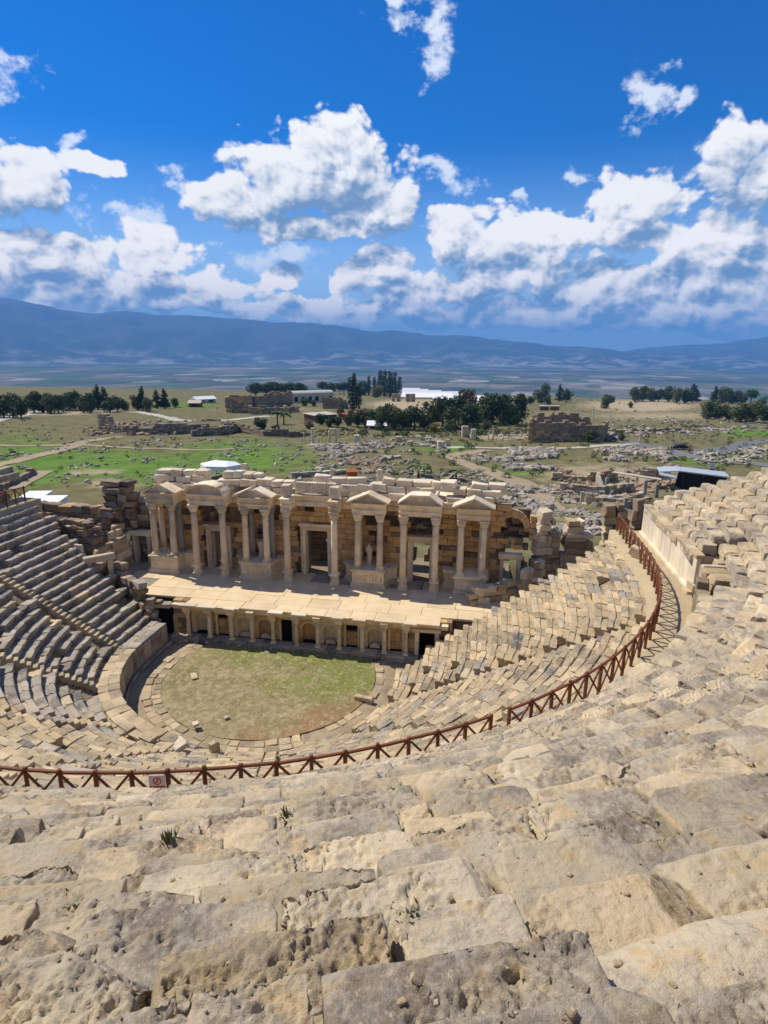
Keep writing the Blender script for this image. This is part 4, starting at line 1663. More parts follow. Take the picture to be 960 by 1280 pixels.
def tri_pediment(xc, hw, yf, yb, z, h, broken=False):
    o = None
    Vp, Fp = prism([(xc - hw + .25, z), (xc + hw - .25, z), (xc, z + h - .12)], yf + .12, yb, 'y')
    o = MB().add(Vp + FO, Fp).build('pediment', M_marble, fac)
    for sgn in (-1, 1):
        t0, t1 = 0.0, (0.86 if broken else 1.0)
        p0 = np.array([xc + sgn * hw, 0, z - .02])
        p1 = np.array([xc, 0, z + h - .02])
        d_ = p1 - p0
        e = p0 + d_ * t1
        nrm = np.array([-d_[2] * sgn, 0, d_[0] * sgn])
        nrm = nrm / np.linalg.norm(nrm) * .17 * (-1 if nrm[2] * 1 < 0 else 1)
        poly = [(p0[0], p0[2]), (e[0], e[2]), (e[0] + nrm[0] * (0 if t1 == 1 else 1), e[2] + .19), (p0[0] + nrm[0], p0[2] + nrm[2])]
        Vp, Fp = prism(poly, yf - .30, yb - .3, 'y')
        MB().add(Vp + FO + RNG.normal(size=Vp.shape) * .008, Fp, RNG.random()).build('raking_cornice', M_marble, o)
    boss = MB()
    V, F = lathe([(.16, 0), (.15, .06), (.05, .1)], 10)
    V = np.stack([V[:, 0], -V[:, 2], V[:, 1]], 1) + np.array([xc, yf + .12, z + h * .36])
    boss.add(V + FO, F).build('boss', M_marble, o)
    return o


for (xc, hw, kd) in AED:
    entablature(xc - hw - .45, xc + hw + .45, 10.72, 13.3, ZC)
    tri_pediment(xc, hw + .78, 10.72, 12.2, ZC + 1.08, 0.76, broken=(xc < 0))
# left door bay: curved pediment
entablature(-11.05 - .42, -8.3 + .42, 10.68, 13.3, ZC + .78 - .0 if False else 10.13)
cur = MB()
xc, hw, z = -9.68, 1.95, 10.13 + 1.08
n = 14
pts_o = [(xc + hw * math.cos(q) * 1.0, z + .98 * math.sin(q)) for q in np.linspace(PI, 0, n + 1)]
pts_i = [(xc + (hw - .24) * math.cos(q), z + .72 * math.sin(q)) for q in np.linspace(PI, 0, n + 1)]
Vp, Fp = prism(pts_i[::-1], 10.85, 12.2, 'y')
cp = MB().add(Vp + FO, Fp).build('pediment', M_marble, fac)
for k in range(n):
    if k == 10:
        continue
    Vp, Fp = prism([pts_o[k], pts_o[k + 1], pts_i[k + 1], pts_i[k]], 10.38, 12.0, 'y')
    MB().add(Vp + FO + RNG.normal(size=Vp.shape) * .01, Fp, RNG.random()).build('curved_cornice', M_marble, cp)
# right door bay: wide low pediment with cut top
entablature(8.4 - .42, 11.2 + .42, 10.68, 13.3, 10.13)
xc, hw = 9.8, 1.98
Vp, Fp = prism([(xc - hw + .3, 11.21), (xc + hw - .3, 11.21), (xc + .75, 11.95), (xc - .75, 11.95)], 10.85, 12.2, 'y')
cp = MB().add(Vp + FO, Fp).build('pediment', M_marble, fac)
for (a, b) in (((xc - hw, 11.19), (xc - .8, 11.93)), ((xc + hw, 11.19), (xc + .8, 11.93)), ((xc - .8, 11.93), (xc + .8, 11.93))):
    sl = (b[1] - a[1])
    poly = [a, b, (b[0], b[1] + .2), (a[0] + (.08 if a[0] < xc else -.08) * (sl > 0), a[1] + .18)]
    Vp, Fp = prism(poly, 10.4, 12.0, 'y')
    MB().add(Vp + FO, Fp, RNG.random()).build('raking_cornice', M_marble, cp)
add_stone(MB(), np.array([xc, 10.83, 11.62]) + FO, (.5, .12, .34), 0, .03, .03).build('boss', M_marble, cp)
# centre bay: single columns carry their own projecting blocks, the beam between sits back
for x in (-2.2, 2.2):
    entablature(x - .46, x + .46, 10.66, 13.3, 10.13, 'projecting_block')
entablature(-1.74, 1.74, 12.25, 13.3, 10.13)
# pieces of beam that join the bays along the wall
for (a, b) in ((-12.9, -11.5), (-7.85, -6.65), (-3.7, -2.68), (2.68, 3.82), (6.78, 7.95), (11.66, 12.9)):
    entablature(a, b, 12.3, 13.3, ZC + .03)

# back wall: coursed ochre masonry with door openings
DOORS = [(-9.68, 0.78, 7.15), (0.0, 1.05, 7.75), (9.8, 0.78, 7.15)]
DARKWIN = [(-9.68, 1.25, 7.9, 9.9), (9.8, 1.15, 7.7, 9.9), (-7.2, .3, 8.2, 9.3), (7.0, .25, 8.7, 9.7), (5.3, .3, 8.6, 9.6), (-4.2, .2, 8.6, 9.6)]
wall_me = MB()
wst = []
z = ZS
while z < 11.0:
    h = rng.uniform(.42, .62)
    x = -16.4
    while x < 16.4:
        L = rng.uniform(.6, 1.35)
        cxm, czm = x + L / 2, z + h / 2
        hole = any(abs(cxm - d[0]) < d[1] + .55 and czm < d[2] + .35 for d in DOORS)
        hole2 = any(abs(cxm - d[0]) < d[1] + L * .3 and d[2] < czm < d[3] for d in DARKWIN)
        if not hole and not hole2 and rng.random() > .03:
            wst.append((cxm, czm, L, h))
        x += L
    z += h
wst.sort(key=lambda t: 0 if t[1] > ZP - .3 else 1)
bulk = MB()
for k, (cxm, czm, L, h) in enumerate(wst):
    yy_ = 13.35 + rng.normal() * .035
    if k < 290:
        lib_stone('wall_stone', M_wall if rng.random() < .85 else M_dark, (L - .015, .8, h - .015), np.array([cxm, yy_, czm]) + FO, fac, 0, 0.004, key='wallst', rough=.03)
    else:
        add_stone(bulk, np.array([cxm, yy_, czm]) + FO, (L - .015, .8, h - .015), 0, .03, .02, rng=rng)
tag(bulk.build('wall_stones', M_wall, fac), kind='stuff')
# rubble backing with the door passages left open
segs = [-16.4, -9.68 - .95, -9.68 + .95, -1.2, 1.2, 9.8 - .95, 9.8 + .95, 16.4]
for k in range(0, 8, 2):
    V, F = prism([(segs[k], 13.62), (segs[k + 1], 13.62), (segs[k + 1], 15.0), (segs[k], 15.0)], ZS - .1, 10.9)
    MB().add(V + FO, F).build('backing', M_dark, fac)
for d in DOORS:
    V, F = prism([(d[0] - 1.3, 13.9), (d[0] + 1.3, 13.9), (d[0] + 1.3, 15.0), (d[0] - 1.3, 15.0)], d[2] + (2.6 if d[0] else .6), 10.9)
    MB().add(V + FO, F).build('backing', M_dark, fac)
    fr = link('door_frame', MB().add(*[q_ if i_ else q_ + FO for i_, q_ in enumerate(prism([(d[0] - d[1] - .45, 12.75), (d[0] + d[1] + .45, 12.75), (d[0] + d[1] + .45, 13.6), (d[0] - d[1] - .45, 13.6)], d[2] - .02, d[2] + .42))]).mesh('lintel', M_marble), fac)
    for sgn in (-1, 1):
        for (w_, yv, g) in ((.30, 12.95, .15), (.18, 12.86, .36)):
            V, F = prism([(d[0] + sgn * (d[1] + g) - w_ / 2, yv - .1), (d[0] + sgn * (d[1] + g) + w_ / 2, yv - .1), (d[0] + sgn * (d[1] + g) + w_ / 2, 13.7), (d[0] + sgn * (d[1] + g) - w_ / 2, 13.7)], ZS, d[2] - .02)
            MB().add(V + FO, F).build('jamb', M_marble, fr)
    V, F = prism([(d[0] - d[1] - .6, 12.62), (d[0] + d[1] + .6, 12.62), (d[0] + d[1] + .6, 13.6), (d[0] - d[1] - .6, 13.6)], d[2] + .42, d[2] + .60)
    MB().add(V + FO, F).build('door_cornice', M_marble, fr)
# broken stones left in the openings over the side doors
for xo in (-9.68, 9.8):
    for k in range(9):
        lib_stone('rubble_stone', M_dark, (rng.uniform(.35, .8), .6, rng.uniform(.25, .5)), np.array([xo + rng.uniform(-1, 1), 13.55 + rng.uniform(0, .5), 7.85 + rng.uniform(0, .9)]) + FO, fac, rng.normal() * .3, .12)
# attic: relief slabs over the centre, loose blocks elsewhere
x = -1.75
while x < 1.7:
    L = rng.uniform(.75, 1.1)
    sl = lib_stone('relief_slab', M_marble, (L - .03, .45, 1.02), np.array([x + L / 2, 12.5, 11.33 + .52]) + FO, fac, 0, .006, key='slab', rough=.012)
    rl = MB()
    for q in range(4):
        xx = -.36 + q * .24 + rng.normal() * .02
        V = cbox((.10, .10, .55 + rng.normal() * .05), .02, .02, rng) + np.array([xx, -.5, -.05])
        rl.add(V / np.array([1, 1, 1.0]), [CB_Q, CB_T])
        rl.add(cbox((.10, .12, .14), .03, .01, rng) + np.array([xx, -.5, .30]), [CB_Q, CB_T])
    rl.build('carved_figure', M_marble, sl)
    x += L
for sgn in (-2.2, 2.2):
    lib_stone('attic_block', M_white, (.85, .8, 1.0), np.array([sgn, 11.35, 11.32 + .5]) + FO, fac, 0.03, .02)
SKIP = lambda x_: abs(x_) < 2.1
for row, (zz_, yv, pm) in enumerate(((11.15, 12.75, 0.06), (11.75, 12.95, .12), (12.25, 13.3, .42))):
    x = -15.6
    while x < 15.6:
        L = rng.uniform(.7, 1.7)
        h = rng.uniform(.48, .66)
        if rng.random() > pm and not (SKIP(x + L / 2) and row < 2):
            zt = zz_ + h / 2 + (1.27 if SKIP(x + L / 2) else 0) * 0
            lib_stone('attic_block', M_white if rng.random() < .2 else M_marble, (L - .04, rng.uniform(.9, 1.3), h), np.array([x + L / 2, yv + rng.normal() * .10, zt + rng.normal() * .03]) + FO, fac, rng.normal() * .05, .03, key='ruin', rough=.10)
        x += L
# flat wall head behind the attic and three short posts that stand on it
x = -16.0
while x < 16.0:
    L = rng.uniform(1.1, 2.2)
    lib_stone('wall_head_slab', M_marble, (L - .03, 1.9, .4), np.array([x + L / 2, 14.45, 11.05 + .2 + rng.normal() * .03]) + FO, fac, rng.normal() * .01, .01)
    x += L
for (px, hh, ww) in ((307, 2.0, .55), (415, 1.9, .34), (475, 2.0, .5)):
    d_ = ray(px, 604)
    tt = (14.6 - CAM[1]) / d_[1]
    P = CAM + d_ * tt
    V = cbox((ww, ww * .8, hh), .04, .02)
    MB().add(V + np.array([P[0], 14.6, 11.45 + hh / 2 - .05]) + FO, [CB_Q, CB_T]).build('standing_post', M_white, fac)
# masonry behind the facade: rear wall and floor rubble seen through the doors
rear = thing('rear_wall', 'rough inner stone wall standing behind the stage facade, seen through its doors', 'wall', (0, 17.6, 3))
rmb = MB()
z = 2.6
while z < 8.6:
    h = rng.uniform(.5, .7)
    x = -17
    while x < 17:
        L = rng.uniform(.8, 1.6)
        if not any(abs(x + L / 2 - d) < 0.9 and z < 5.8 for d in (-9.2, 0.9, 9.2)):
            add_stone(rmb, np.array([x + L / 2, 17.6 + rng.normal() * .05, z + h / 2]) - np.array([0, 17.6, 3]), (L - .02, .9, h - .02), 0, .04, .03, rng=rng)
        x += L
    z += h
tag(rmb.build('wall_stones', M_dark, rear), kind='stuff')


# ------------------------------------------------------------------ statues
def statue(name, label, P, h, headless):
    o = thing(name, label, 'statue', P)
    n = 20
    zs = np.linspace(0, 1, 26)
    V = []
    for t in zs:
        # robed figure: hem, hips, waist, chest, shoulders, neck
        wx = np.interp(t, [0, .06, .25, .45, .58, .72, .82, .88, .91], [.26, .24, .22, .245, .20, .235, .26, .14, .075])
        wy = np.interp(t, [0, .06, .25, .45, .58, .72, .82, .88, .91], [.20, .19, .17, .18, .15, .17, .16, .10, .075])
        if t > .91:
            wx = wy = np.interp(t, [.91, .94, .97, 1.0], [.08, .115, .11, .03])
            if headless:
                wx = wy = .05 * (1 - t) / .09
        sway = 0.04 * math.sin(t * 4.2)
        for k in range(n):
            a = 2 * PI * k / n
            fold = 1 + (.07 * math.sin(a * 7 + t * 9) if t < .8 else 0)
            V.append((wx * math.cos(a) * fold + sway, wy * math.sin(a) * fold, .22 + t * (h - .22) * (0.92 if headless else 1)))
    Ii = np.arange(len(V)).reshape(-1, n)
    J = np.roll(Ii, -1, 1)
    F = [np.stack([Ii[:-1], J[:-1], J[1:], Ii[1:]], -1).reshape(-1, 4), Ii[0][::-1][None], Ii[-1][None]]
    b = MB().add(np.array(V), F)
    # arms folded against the robe, one hanging drape
    for sgn in (-1, 1):
        b.add(bar((sgn * .24, 0, .22 + .80 * (h - .22)), (sgn * .25, -.05, .22 + .56 * (h - .22)), .11, .11), [CB_Q, CB_T])
        b.add(bar((sgn * .25, -.05, .22 + .57 * (h - .22)), (sgn * .03, -.19, .22 + .62 * (h - .22)), .09, .09), [CB_Q, CB_T])
    b.build('robed_body', M_white, o, smooth=True)
    MB().add(cbox((.62, .5, .22), .02, .01) + np.array([0, 0, .11]), [CB_Q, CB_T]).build('pedestal', M_white, o)
    return o


statue('statue', 'headless robed marble statue between the columns left of the central door', (-5.0, 11.75, ZP), 2.0, True)
statue('statue', 'slender robed marble statue between the columns right of the central door', (5.25, 11.6, ZP), 2.15, False)


# ------------------------------------------------------------------ ruined masonry beside the facade
def ruin_pile(name, label, spec, mats, org, group=None, cat='ruined wall', seed=1):
    """spec: list of (x0,x1,y,thick,z0,z1 or function, block length, block height, jitter)"""
    rg = np.random.default_rng(seed)
    t = thing(name, label, cat, org)
    og = -np.array(org)
    for (x0, y0, x1, y1, th, z0, z1, bl, bh, jt) in spec:
        d_ = np.array([x1 - x0, y1 - y0])
        L_ = np.linalg.norm(d_)
        an = math.atan2(d_[1], d_[0])
        z = z0
        while z < z1:
            h = bh * rg.uniform(.55, 1.3)
            s = rg.uniform(0, .4) * (z > z0 + .5)
            end = L_ - rg.uniform(0, 1.0) * (z > z1 - 1.6)
            while s < end - .2:
                l = min(bl * rg.uniform(.45, 1.6), end - s + .1)
                c = np.array([x0, y0]) + d_ / L_ * (s + l / 2)
                m_ = mats[int(rg.integers(len(mats)))]
                lib_stone('masonry_block', m_, (l - .03, th * rg.uniform(.85, 1.1), h - .02), np.array([c[0] + rg.normal() * jt, c[1] + rg.normal() * jt * 1.6, z + h / 2]) + og, t, an + rg.normal() * jt * 1.4, jt * .8, rng=rg, key='ruin', rough=.10)
                s += l
            z += h
    return t


ruin_pile('ruined_tower', 'dark heap of stacked weathered blocks left of the columned facade', [(-21.5, 13.2, -18.4, 13.6, 1.8, 3.0, 11.2, 1.3, .62, .07), (-21.6, 12.2, -19.4, 12.4, 1.0, 3.0, 9.0, 1.0, .6, .06), (-18.3, 13.9, -16.7, 13.9, 1.2, 3.0, 9.6, .9, .6, .06)],
          [M_dark, M_dark, M_ruin, M_seatgrey], (-20, 13, 3), seed=3)
ruin_pile('ruined_wall', 'low brown rubble wall running left from the stacked dark blocks', [(-29, 13.6, -21.6, 13.2, 1.2, 2.8, 8.6, 1.1, .6, .06)], [M_dark, M_ruin, M_wall], (-25, 13, 3), seed=4)
sw = ruin_pile('side_wall', 'pale panelled side wall of the stage with a small doorway at its left end', [(-18.55, 6.6, -18.55, 11.9, .5, ZS, 6.2, 1.6, .95, .015), (-19.6, 11.0, -18.8, 12.6, .6, ZS, 7.2, .9, .6, .02)], [M_marble, M_seat], (-18.5, 9.5, ZS), seed=5)
so = -np.array((-18.5, 9.5, ZS))
for (x, y, h, rz_) in ((-18.9, 9.9, 4.0, .1), (-18.95, 11.2, 3.9, -.05), (-19.6, 6.2, 3.9, .0), (-20.1, 5.6, 3.7, .1)):
    MB().add(rotz(cbox((.75, .28, h), .04, .03), rz_ + PI / 2 * (abs(rz_) < .5 and x > -19.2)) + np.array([x, y, ZS + h / 2]) + so, [CB_Q, CB_T]).build('upright_slab', M_white, sw)
# small portal
for (x, y) in ((-18.2, 5.4), (-17.0, 6.6)):
    MB().add(rotz(cbox((.42, .42, 2.6), .03, .02), .75) + np.array([x, y, ZS + 1.3]) + so, [CB_Q, CB_T]).build('portal_jamb', M_marble, sw)
MB().add(rotz(cbox((2.5, .6, .55), .05, .03), .785) + np.array([-17.6, 6.0, ZS + 2.86]) + so, [CB_Q, CB_T]).build('portal_lintel', M_white, sw)
# side doors of the facade
for (xc, lab, mats, sd) in ((-17.6, 'stone framed doorway beyond the left end of the columned facade', [M_ruin, M_dark], 6), (17.75, 'stone framed doorway under a broken brick arch right of the columned facade', [M_wall, M_ruin, M_dark], 7)):
    t = ruin_pile('side_doorway', lab, [(xc - 1.5, 13.4, xc - .85, 13.4, .9, ZS, 7.0, .6, .5, .02), (xc + .85, 13.4, xc + 1.5, 13.4, .9, ZS, 7.0, .6, .5, .02), (xc - 1.5, 13.5, xc + 1.5, 13.5, .9, 7.0, 8.0, .9, .5, .04)], mats, (xc, 13.4, ZS), cat='doorway', seed=sd)
    oo = -np.array((xc, 13.4, ZS))
    for sgn in (-1, 1):
        MB().add(cbox((.34, .7, 2.9), .02, .01) + np.array([xc + sgn * .75, 12.85, ZS + 1.45]) + oo, [CB_Q, CB_T]).build('jamb', M_marble, t)
    MB().add(cbox((2.1, .75, .45), .02, .01) + np.array([xc, 12.83, ZS + 3.1]) + oo, [CB_Q, CB_T]).build('lintel', M_marble, t)
    if xc > 0:   # broken relieving arch above
        for k in range(13):
            a_ = PI * (k + .5) / 13
            V = rotz(np.zeros((1, 3)), 0)
            B_ = cbox((.36, .8, .55), .03, .03)
            c_, s_ = math.cos(a_ - PI / 2), math.sin(a_ - PI / 2)
            B_ = np.stack([B_[:, 0] * c_ - B_[:, 2] * s_, B_[:, 1], B_[:, 0] * s_ + B_[:, 2] * c_], 1)
            MB().add(B_ + np.array([xc + 1.3 * math.cos(a_), 13.4, 8.7 + 1.55 * math.sin(a_)]) + oo, [CB_Q, CB_T]).build('arch_stone', M_wall, t)
        for k in range(8):
            lib_stone('arch_stone', M_wall if k % 2 else M_dark, (.5, .8, .5), np.array([xc + (1.75 if k % 2 else -1.55), 13.4, 7.9 + k * .28]) + oo, t, 0, .03)
        for k in range(10):
            lib_stone('rubble_stone', M_dark, (rng.uniform(.4, .8), .5, rng.uniform(.3, .5)), np.array([xc + rng.uniform(-1, 1), 13.9, 8.2 + rng.uniform(0, 1.3)]) + oo, t, rng.normal() * .2, .1)
        V, F = prism([(xc - 1.5, 14.2), (xc + 1.6, 14.2), (xc + 1.6, 14.4), (xc - 1.5, 14.4)], 7.8, 10.4)
        MB().add(V + oo, F).build('backing', M_dark, t)
ruin_pile('ruined_pier', 'tall stack of pale broken blocks between the facade and the right seats', [(19.6, 12.6, 21.6, 13.2, 1.5, 3.0, 10.6, 1.1, .62, .07), (21.9, 12.6, 24.4, 13.0, 1.3, 3.0, 9.6, 1.9, .5, .04), (19.4, 11.0, 20.6, 11.6, .9, 3.2, 6.6, .9, .7, .04)],
          [M_seat, M_ruin, M_white], (21, 12.6, 3), seed=11)
ruin_pile('ruined_pier', 'squat stack of tan blocks at the head of the right fence', [(24.8, 11.2, 26.8, 11.4, 1.2, 6.0, 11.6, 1.2, .6, .05), (26.6, 9.9, 27.6, 10.2, .8, 9.8, 12.9, .9, .8, .03)], [M_seat, M_ruin], (25.6, 11, 6), seed=12)
ruin_pile('ruined_wall', 'broken line of blocks edging the right end of the stage', [(14.2, 8.6, 19.2, 11.4, .8, 3.3, 4.4, .9, .5, .06), (18.6, 10.2, 19.6, 11.0, .5, 3.3, 5.6, .7, 1.2, .02)], [M_seat, M_white], (16.5, 9.8, 3.3), seed=13)
ruin_pile('ruined_wall', 'stepped block wall closing the left end of the stage front by the seats', [(-12.6, 4.2, -11.7, 4.4, .7, 0.0, 3.6, .8, .45, .03), (-11.8, 4.5, -10.4, 4.6, .6, 2.75, 3.3, 1.6, .4, .01), (-15.5, 6.3, -12.6, 4.4, .8, 1.5, 4.3, .9, .5, .05), (-18.4, 7.9, -15.4, 6.4, .7, 3.0, 5.2, .9, .5, .05)], [M_seatgrey, M_ruin, M_dark], (-13, 4.6, 0), seed=14)
ruin_pile('ruined_wall', 'ragged block heap above the left end of the seat rows', [(-24.0, 9.0, -19.0, 8.2, .9, 5.0, 8.6, .9, .5, .1)], [M_dark, M_ruin, M_seatgrey], (-21, 8.6, 5), seed=15)


# ================================================================== the site behind the theatre
rng = np.random.default_rng(314)


def px_m(P):
    return FPX / project(P)[2]          # pixels per metre at a point


# ---- paths and road: strips draped over the ground
def strip(name, label, pts, width, mat, lift=0.10, step=2.0):
    W = [ground_pt(*p_) for p_ in pts]
    out = [W[0]]
    for a, b in zip(W[:-1], W[1:]):
        n = max(1, int(np.linalg.norm((b - a)[:2]) / step))
        for k in range(1, n + 1):
            out.append(a + (b - a) * k / n)
    out = np.array(out)
    for _ in range(4):
        out[1:-1] = (out[:-2] + 2 * out[1:-1] + out[2:]) / 4
    d = np.gradient(out[:, :2], axis=0)
    d /= np.maximum(np.linalg.norm(d, axis=1), 1e-6)[:, None]
    nrm = np.stack([-d[:, 1], d[:, 0]], 1)
    V = []
    offs = np.linspace(-.5, .5, 5)
    wv = width * (1 + .25 * fbm(out * .08, 2, 9))
    for k in range(len(out)):
        for o_ in offs:
            q = out[k, :2] + nrm[k] * o_ * wv[k]
            V.append((q[0], q[1], 0))
    V = np.array(V)
    V[:, 2] = terr(V[:, 0], V[:, 1]) + lift
    Ii = np.arange(len(V)).reshape(-1, 5)
    Qs = np.stack([Ii[:-1, :-1], Ii[:-1, 1:], Ii[1:, 1:], Ii[1:, :-1]], -1).reshape(-1, 4)[:, ::-1]
    return tag(MB().add(V, Qs).build(name, mat, smooth=True), label, kind='structure')


M_path = stone_mat('dirt_path', (0.36, 0.275, 0.17), (0.32, 0.25, 0.16), (0.36, 0.25, 0.14), G=(0.20, 0.17, 0.10), g=.5, fine=.25, bump=.3, dist=.05, var=.02)
M_asph = plain_mat('asphalt', (0.17, 0.17, 0.165), .9, .12, .4, .2)
M_conc = plain_mat('pale_concrete_path', (0.45, 0.41, 0.33), .9, .12, .3, .2)
strip('path', 'winding dirt track behind the right end of the facade', [(690, 640), (665, 610), (635, 598), (605, 588), (580, 580), (566, 573), (575, 567), (610, 563)], 4.5, M_path)
strip('path', 'pale straight path crossing the rubble field', [(560, 560), (610, 560), (680, 560), (740, 558), (800, 555)], 4.0, M_conc)
strip('road', 'grey asphalt road curving past the parked car on the right', [(1010, 551), (955, 552), (935, 553), (925, 559), (905, 563), (870, 563), (835, 561), (800, 556), (780, 552)], 6.5, M_asph)
strip('road', 'grey asphalt service road running down to the right edge', [(825, 561), (850, 568), (880, 574), (930, 579), (1000, 585)], 5.5, M_asph)
strip('path', 'sandy path rising from the left edge across the green field', [(-30, 586), (20, 577), (60, 567), (95, 556), (120, 550), (150, 546)], 4.2, M_path)
strip('path', 'short sandy track by the old drystone line at the left', [(10, 612), (35, 599), (58, 589)], 3.2, M_path)
strip('path', 'pale track below the trees at the upper left', [(-20, 530), (20, 520), (60, 514), (130, 514), (180, 516), (215, 524), (260, 526), (340, 520)], 6.5, M_conc)
strip('path', 'thin pale path across the middle of the green field', [(0, 557), (60, 557), (110, 556), (170, 561), (240, 563), (300, 560)], 2.6, M_path)
strip('path', 'wide pale way in front of the standing columns', [(385, 556), (430, 556), (470, 556), (520, 555), (560, 558)], 5.0, M_conc)


# white travertine sheet
def sheet(name, label, poly, mat, lift=.2, n=13):
    xs = [p_[0] for p_ in poly]
    y_s = [p_[1] for p_ in poly]
    gx_, gy_ = np.linspace(min(xs), max(xs), n * 2), np.linspace(min(y_s), max(y_s), n)
    def inside(x, y):
        r = False
        for i in range(len(poly)):
            x0, y0 = poly[i]
            x1, y1 = poly[i - 1]
            if (y0 > y) != (y1 > y) and x < (x1 - x0) * (y - y0) / (y1 - y0) + x0:
                r = not r
        return r
    V, idx = [], {}
    for i, a in enumerate(gx_):
        for j, b in enumerate(gy_):
            P = ground_pt(a, b)
            idx[i, j] = len(V)
            V.append(P + np.array([0, 0, lift]))
    F = []
    for i in range(len(gx_) - 1):
        for j in range(len(gy_) - 1):
            if inside((gx_[i] + gx_[i + 1]) / 2, (gy_[j] + gy_[j + 1]) / 2):
                F.append([idx[i, j], idx[i, j + 1], idx[i + 1, j + 1], idx[i + 1, j]])
    return tag(MB().add(np.array(V), np.array(F)).build(name, mat, smooth=True), label, kind='structure')


M_trav = stone_mat('white_travertine', (0.80, 0.79, 0.76), (0.74, 0.73, 0.70), (0.70, 0.66, 0.58), G=(0.55, 0.54, 0.52), g=.3, fine=.12, bump=.2, dist=.2, var=.02, pale=.2)
sheet('travertine_terrace', 'bright white travertine terraces at the edge of the plateau', [(498, 486), (520, 485), (545, 488), (575, 490), (600, 495), (632, 500), (600, 502), (560, 500), (520, 497), (498, 498)], M_trav, .9)


# ---- trees
def leaf_crown(lobes, n, size, rg, hollow=.55):
    V = np.zeros((n * 4, 3))
    c = np.array([l[0] for l in lobes])
    r = np.array([l[1] for l in lobes])
    wgt = (r[:, 0] * r[:, 1] * r[:, 2]) ** .66
    k = rg.choice(len(lobes), n, p=wgt / wgt.sum())
    d = rg.normal(size=(n, 3))
    d /= np.linalg.norm(d, axis=1)[:, None]
    rad = hollow + (1 - hollow) * rg.random(n) ** .6
    P = c[k] + d * r[k] * rad[:, None]
    u = rg.normal(size=(n, 3))
    u /= np.linalg.norm(u, axis=1)[:, None]
    w_ = np.cross(u, d + rg.normal(size=(n, 3)) * .5)
    w_ /= np.maximum(np.linalg.norm(w_, axis=1), 1e-6)[:, None]
    s = size * rg.uniform(.6, 1.3, n)[:, None]
    V[0::4], V[1::4], V[2::4], V[3::4] = P - u * s, P - w_ * s * .6, P + u * s, P + w_ * s * .6
    F = np.arange(n * 4).reshape(n, 4)
    return V, F, np.repeat(rg.random(n), 4)


def make_tree(kind, seed):
    """crown and trunk meshes of a tree one metre tall (scaled when placed)"""
    rg = np.random.default_rng(seed)
    tk = MB()
    if kind == 'cypress':
        lobes = []
        for t in np.linspace(.1, .92, 9):
            w_ = .115 * math.sin(min(1, t * 1.25 + .12) * PI * .80) + .02
            lobes.append((np.array([rg.normal() * .01, rg.normal() * .01, t]), np.array([w_, w_, .09])))
        n, sz, mat = 900, .028, L_CYP
        V, F = lathe([(.02, 0), (.015, .2), (.006, .8)], 6)
        tk.add(V, F)
    elif kind == 'conifer':
        lobes = []
        for t in np.linspace(.14, .97, 9):
            w_ = .30 * (1 - t) ** .75 + .03
            for q in range(3):
                a = rg.random() * 6.3
                lobes.append((np.array([math.cos(a) * w_ * .45, math.sin(a) * w_ * .45, t]), np.array([w_ * .7, w_ * .7, .075])))
        n, sz, mat = 1300, .036, L_CYP
        V, F = lathe([(.03, 0), (.022, .3), (.005, .95)], 6)
        tk.add(V, F)
    elif kind == 'umbrella':
        lobes = [(np.array([math.cos(a) * q, math.sin(a) * q, .66 + rg.normal() * .05]), np.array([.27, .27, .24])) for a, q in [(rg.random() * 6.3, rg.uniform(.05, .26)) for _ in range(12)]]
        n, sz, mat = 1500, .042, L_PINE
        V, F = lathe([(.04, 0), (.03, .3), (.02, .62)], 7)
        tk.add(V, F)
        for q in range(5):
            a = q * 1.26
            tk.add(bar((0, 0, .45), (math.cos(a) * .25, math.sin(a) * .25, .7), .02, .02), [CB_Q, CB_T])
    else:
        lobes = [(np.array([math.cos(a) * q, math.sin(a) * q, zc]), np.array([s_, s_, s_ * .85])) for a, q, zc, s_ in [(rg.random() * 6.3, rg.uniform(0, .32), rg.uniform(.18, .80), rg.uniform(.17, .26)) for _ in range(17)]]
        n, sz, mat = 2200, .040, {'broad': L_BROAD, 'rust': L_RUST, 'yellow': L_YEL, 'darkbroad': L_PINE}[kind]
        V, F = lathe([(.04, 0), (.03, .25), (.015, .6)], 7)
        tk.add(V, F)
        for q in range(5):
            a = q * 1.3
            tk.add(bar((0, 0, .25), (math.cos(a) * .22, math.sin(a) * .22, .55), .018, .018), [CB_Q, CB_T])
    V, F, r = leaf_crown(lobes, n, sz, rg)
    cm = MB().add(V, F)
    cm.r[0] = r
    return cm.mesh('crown', mat), tk.mesh('trunk', M_trunk)


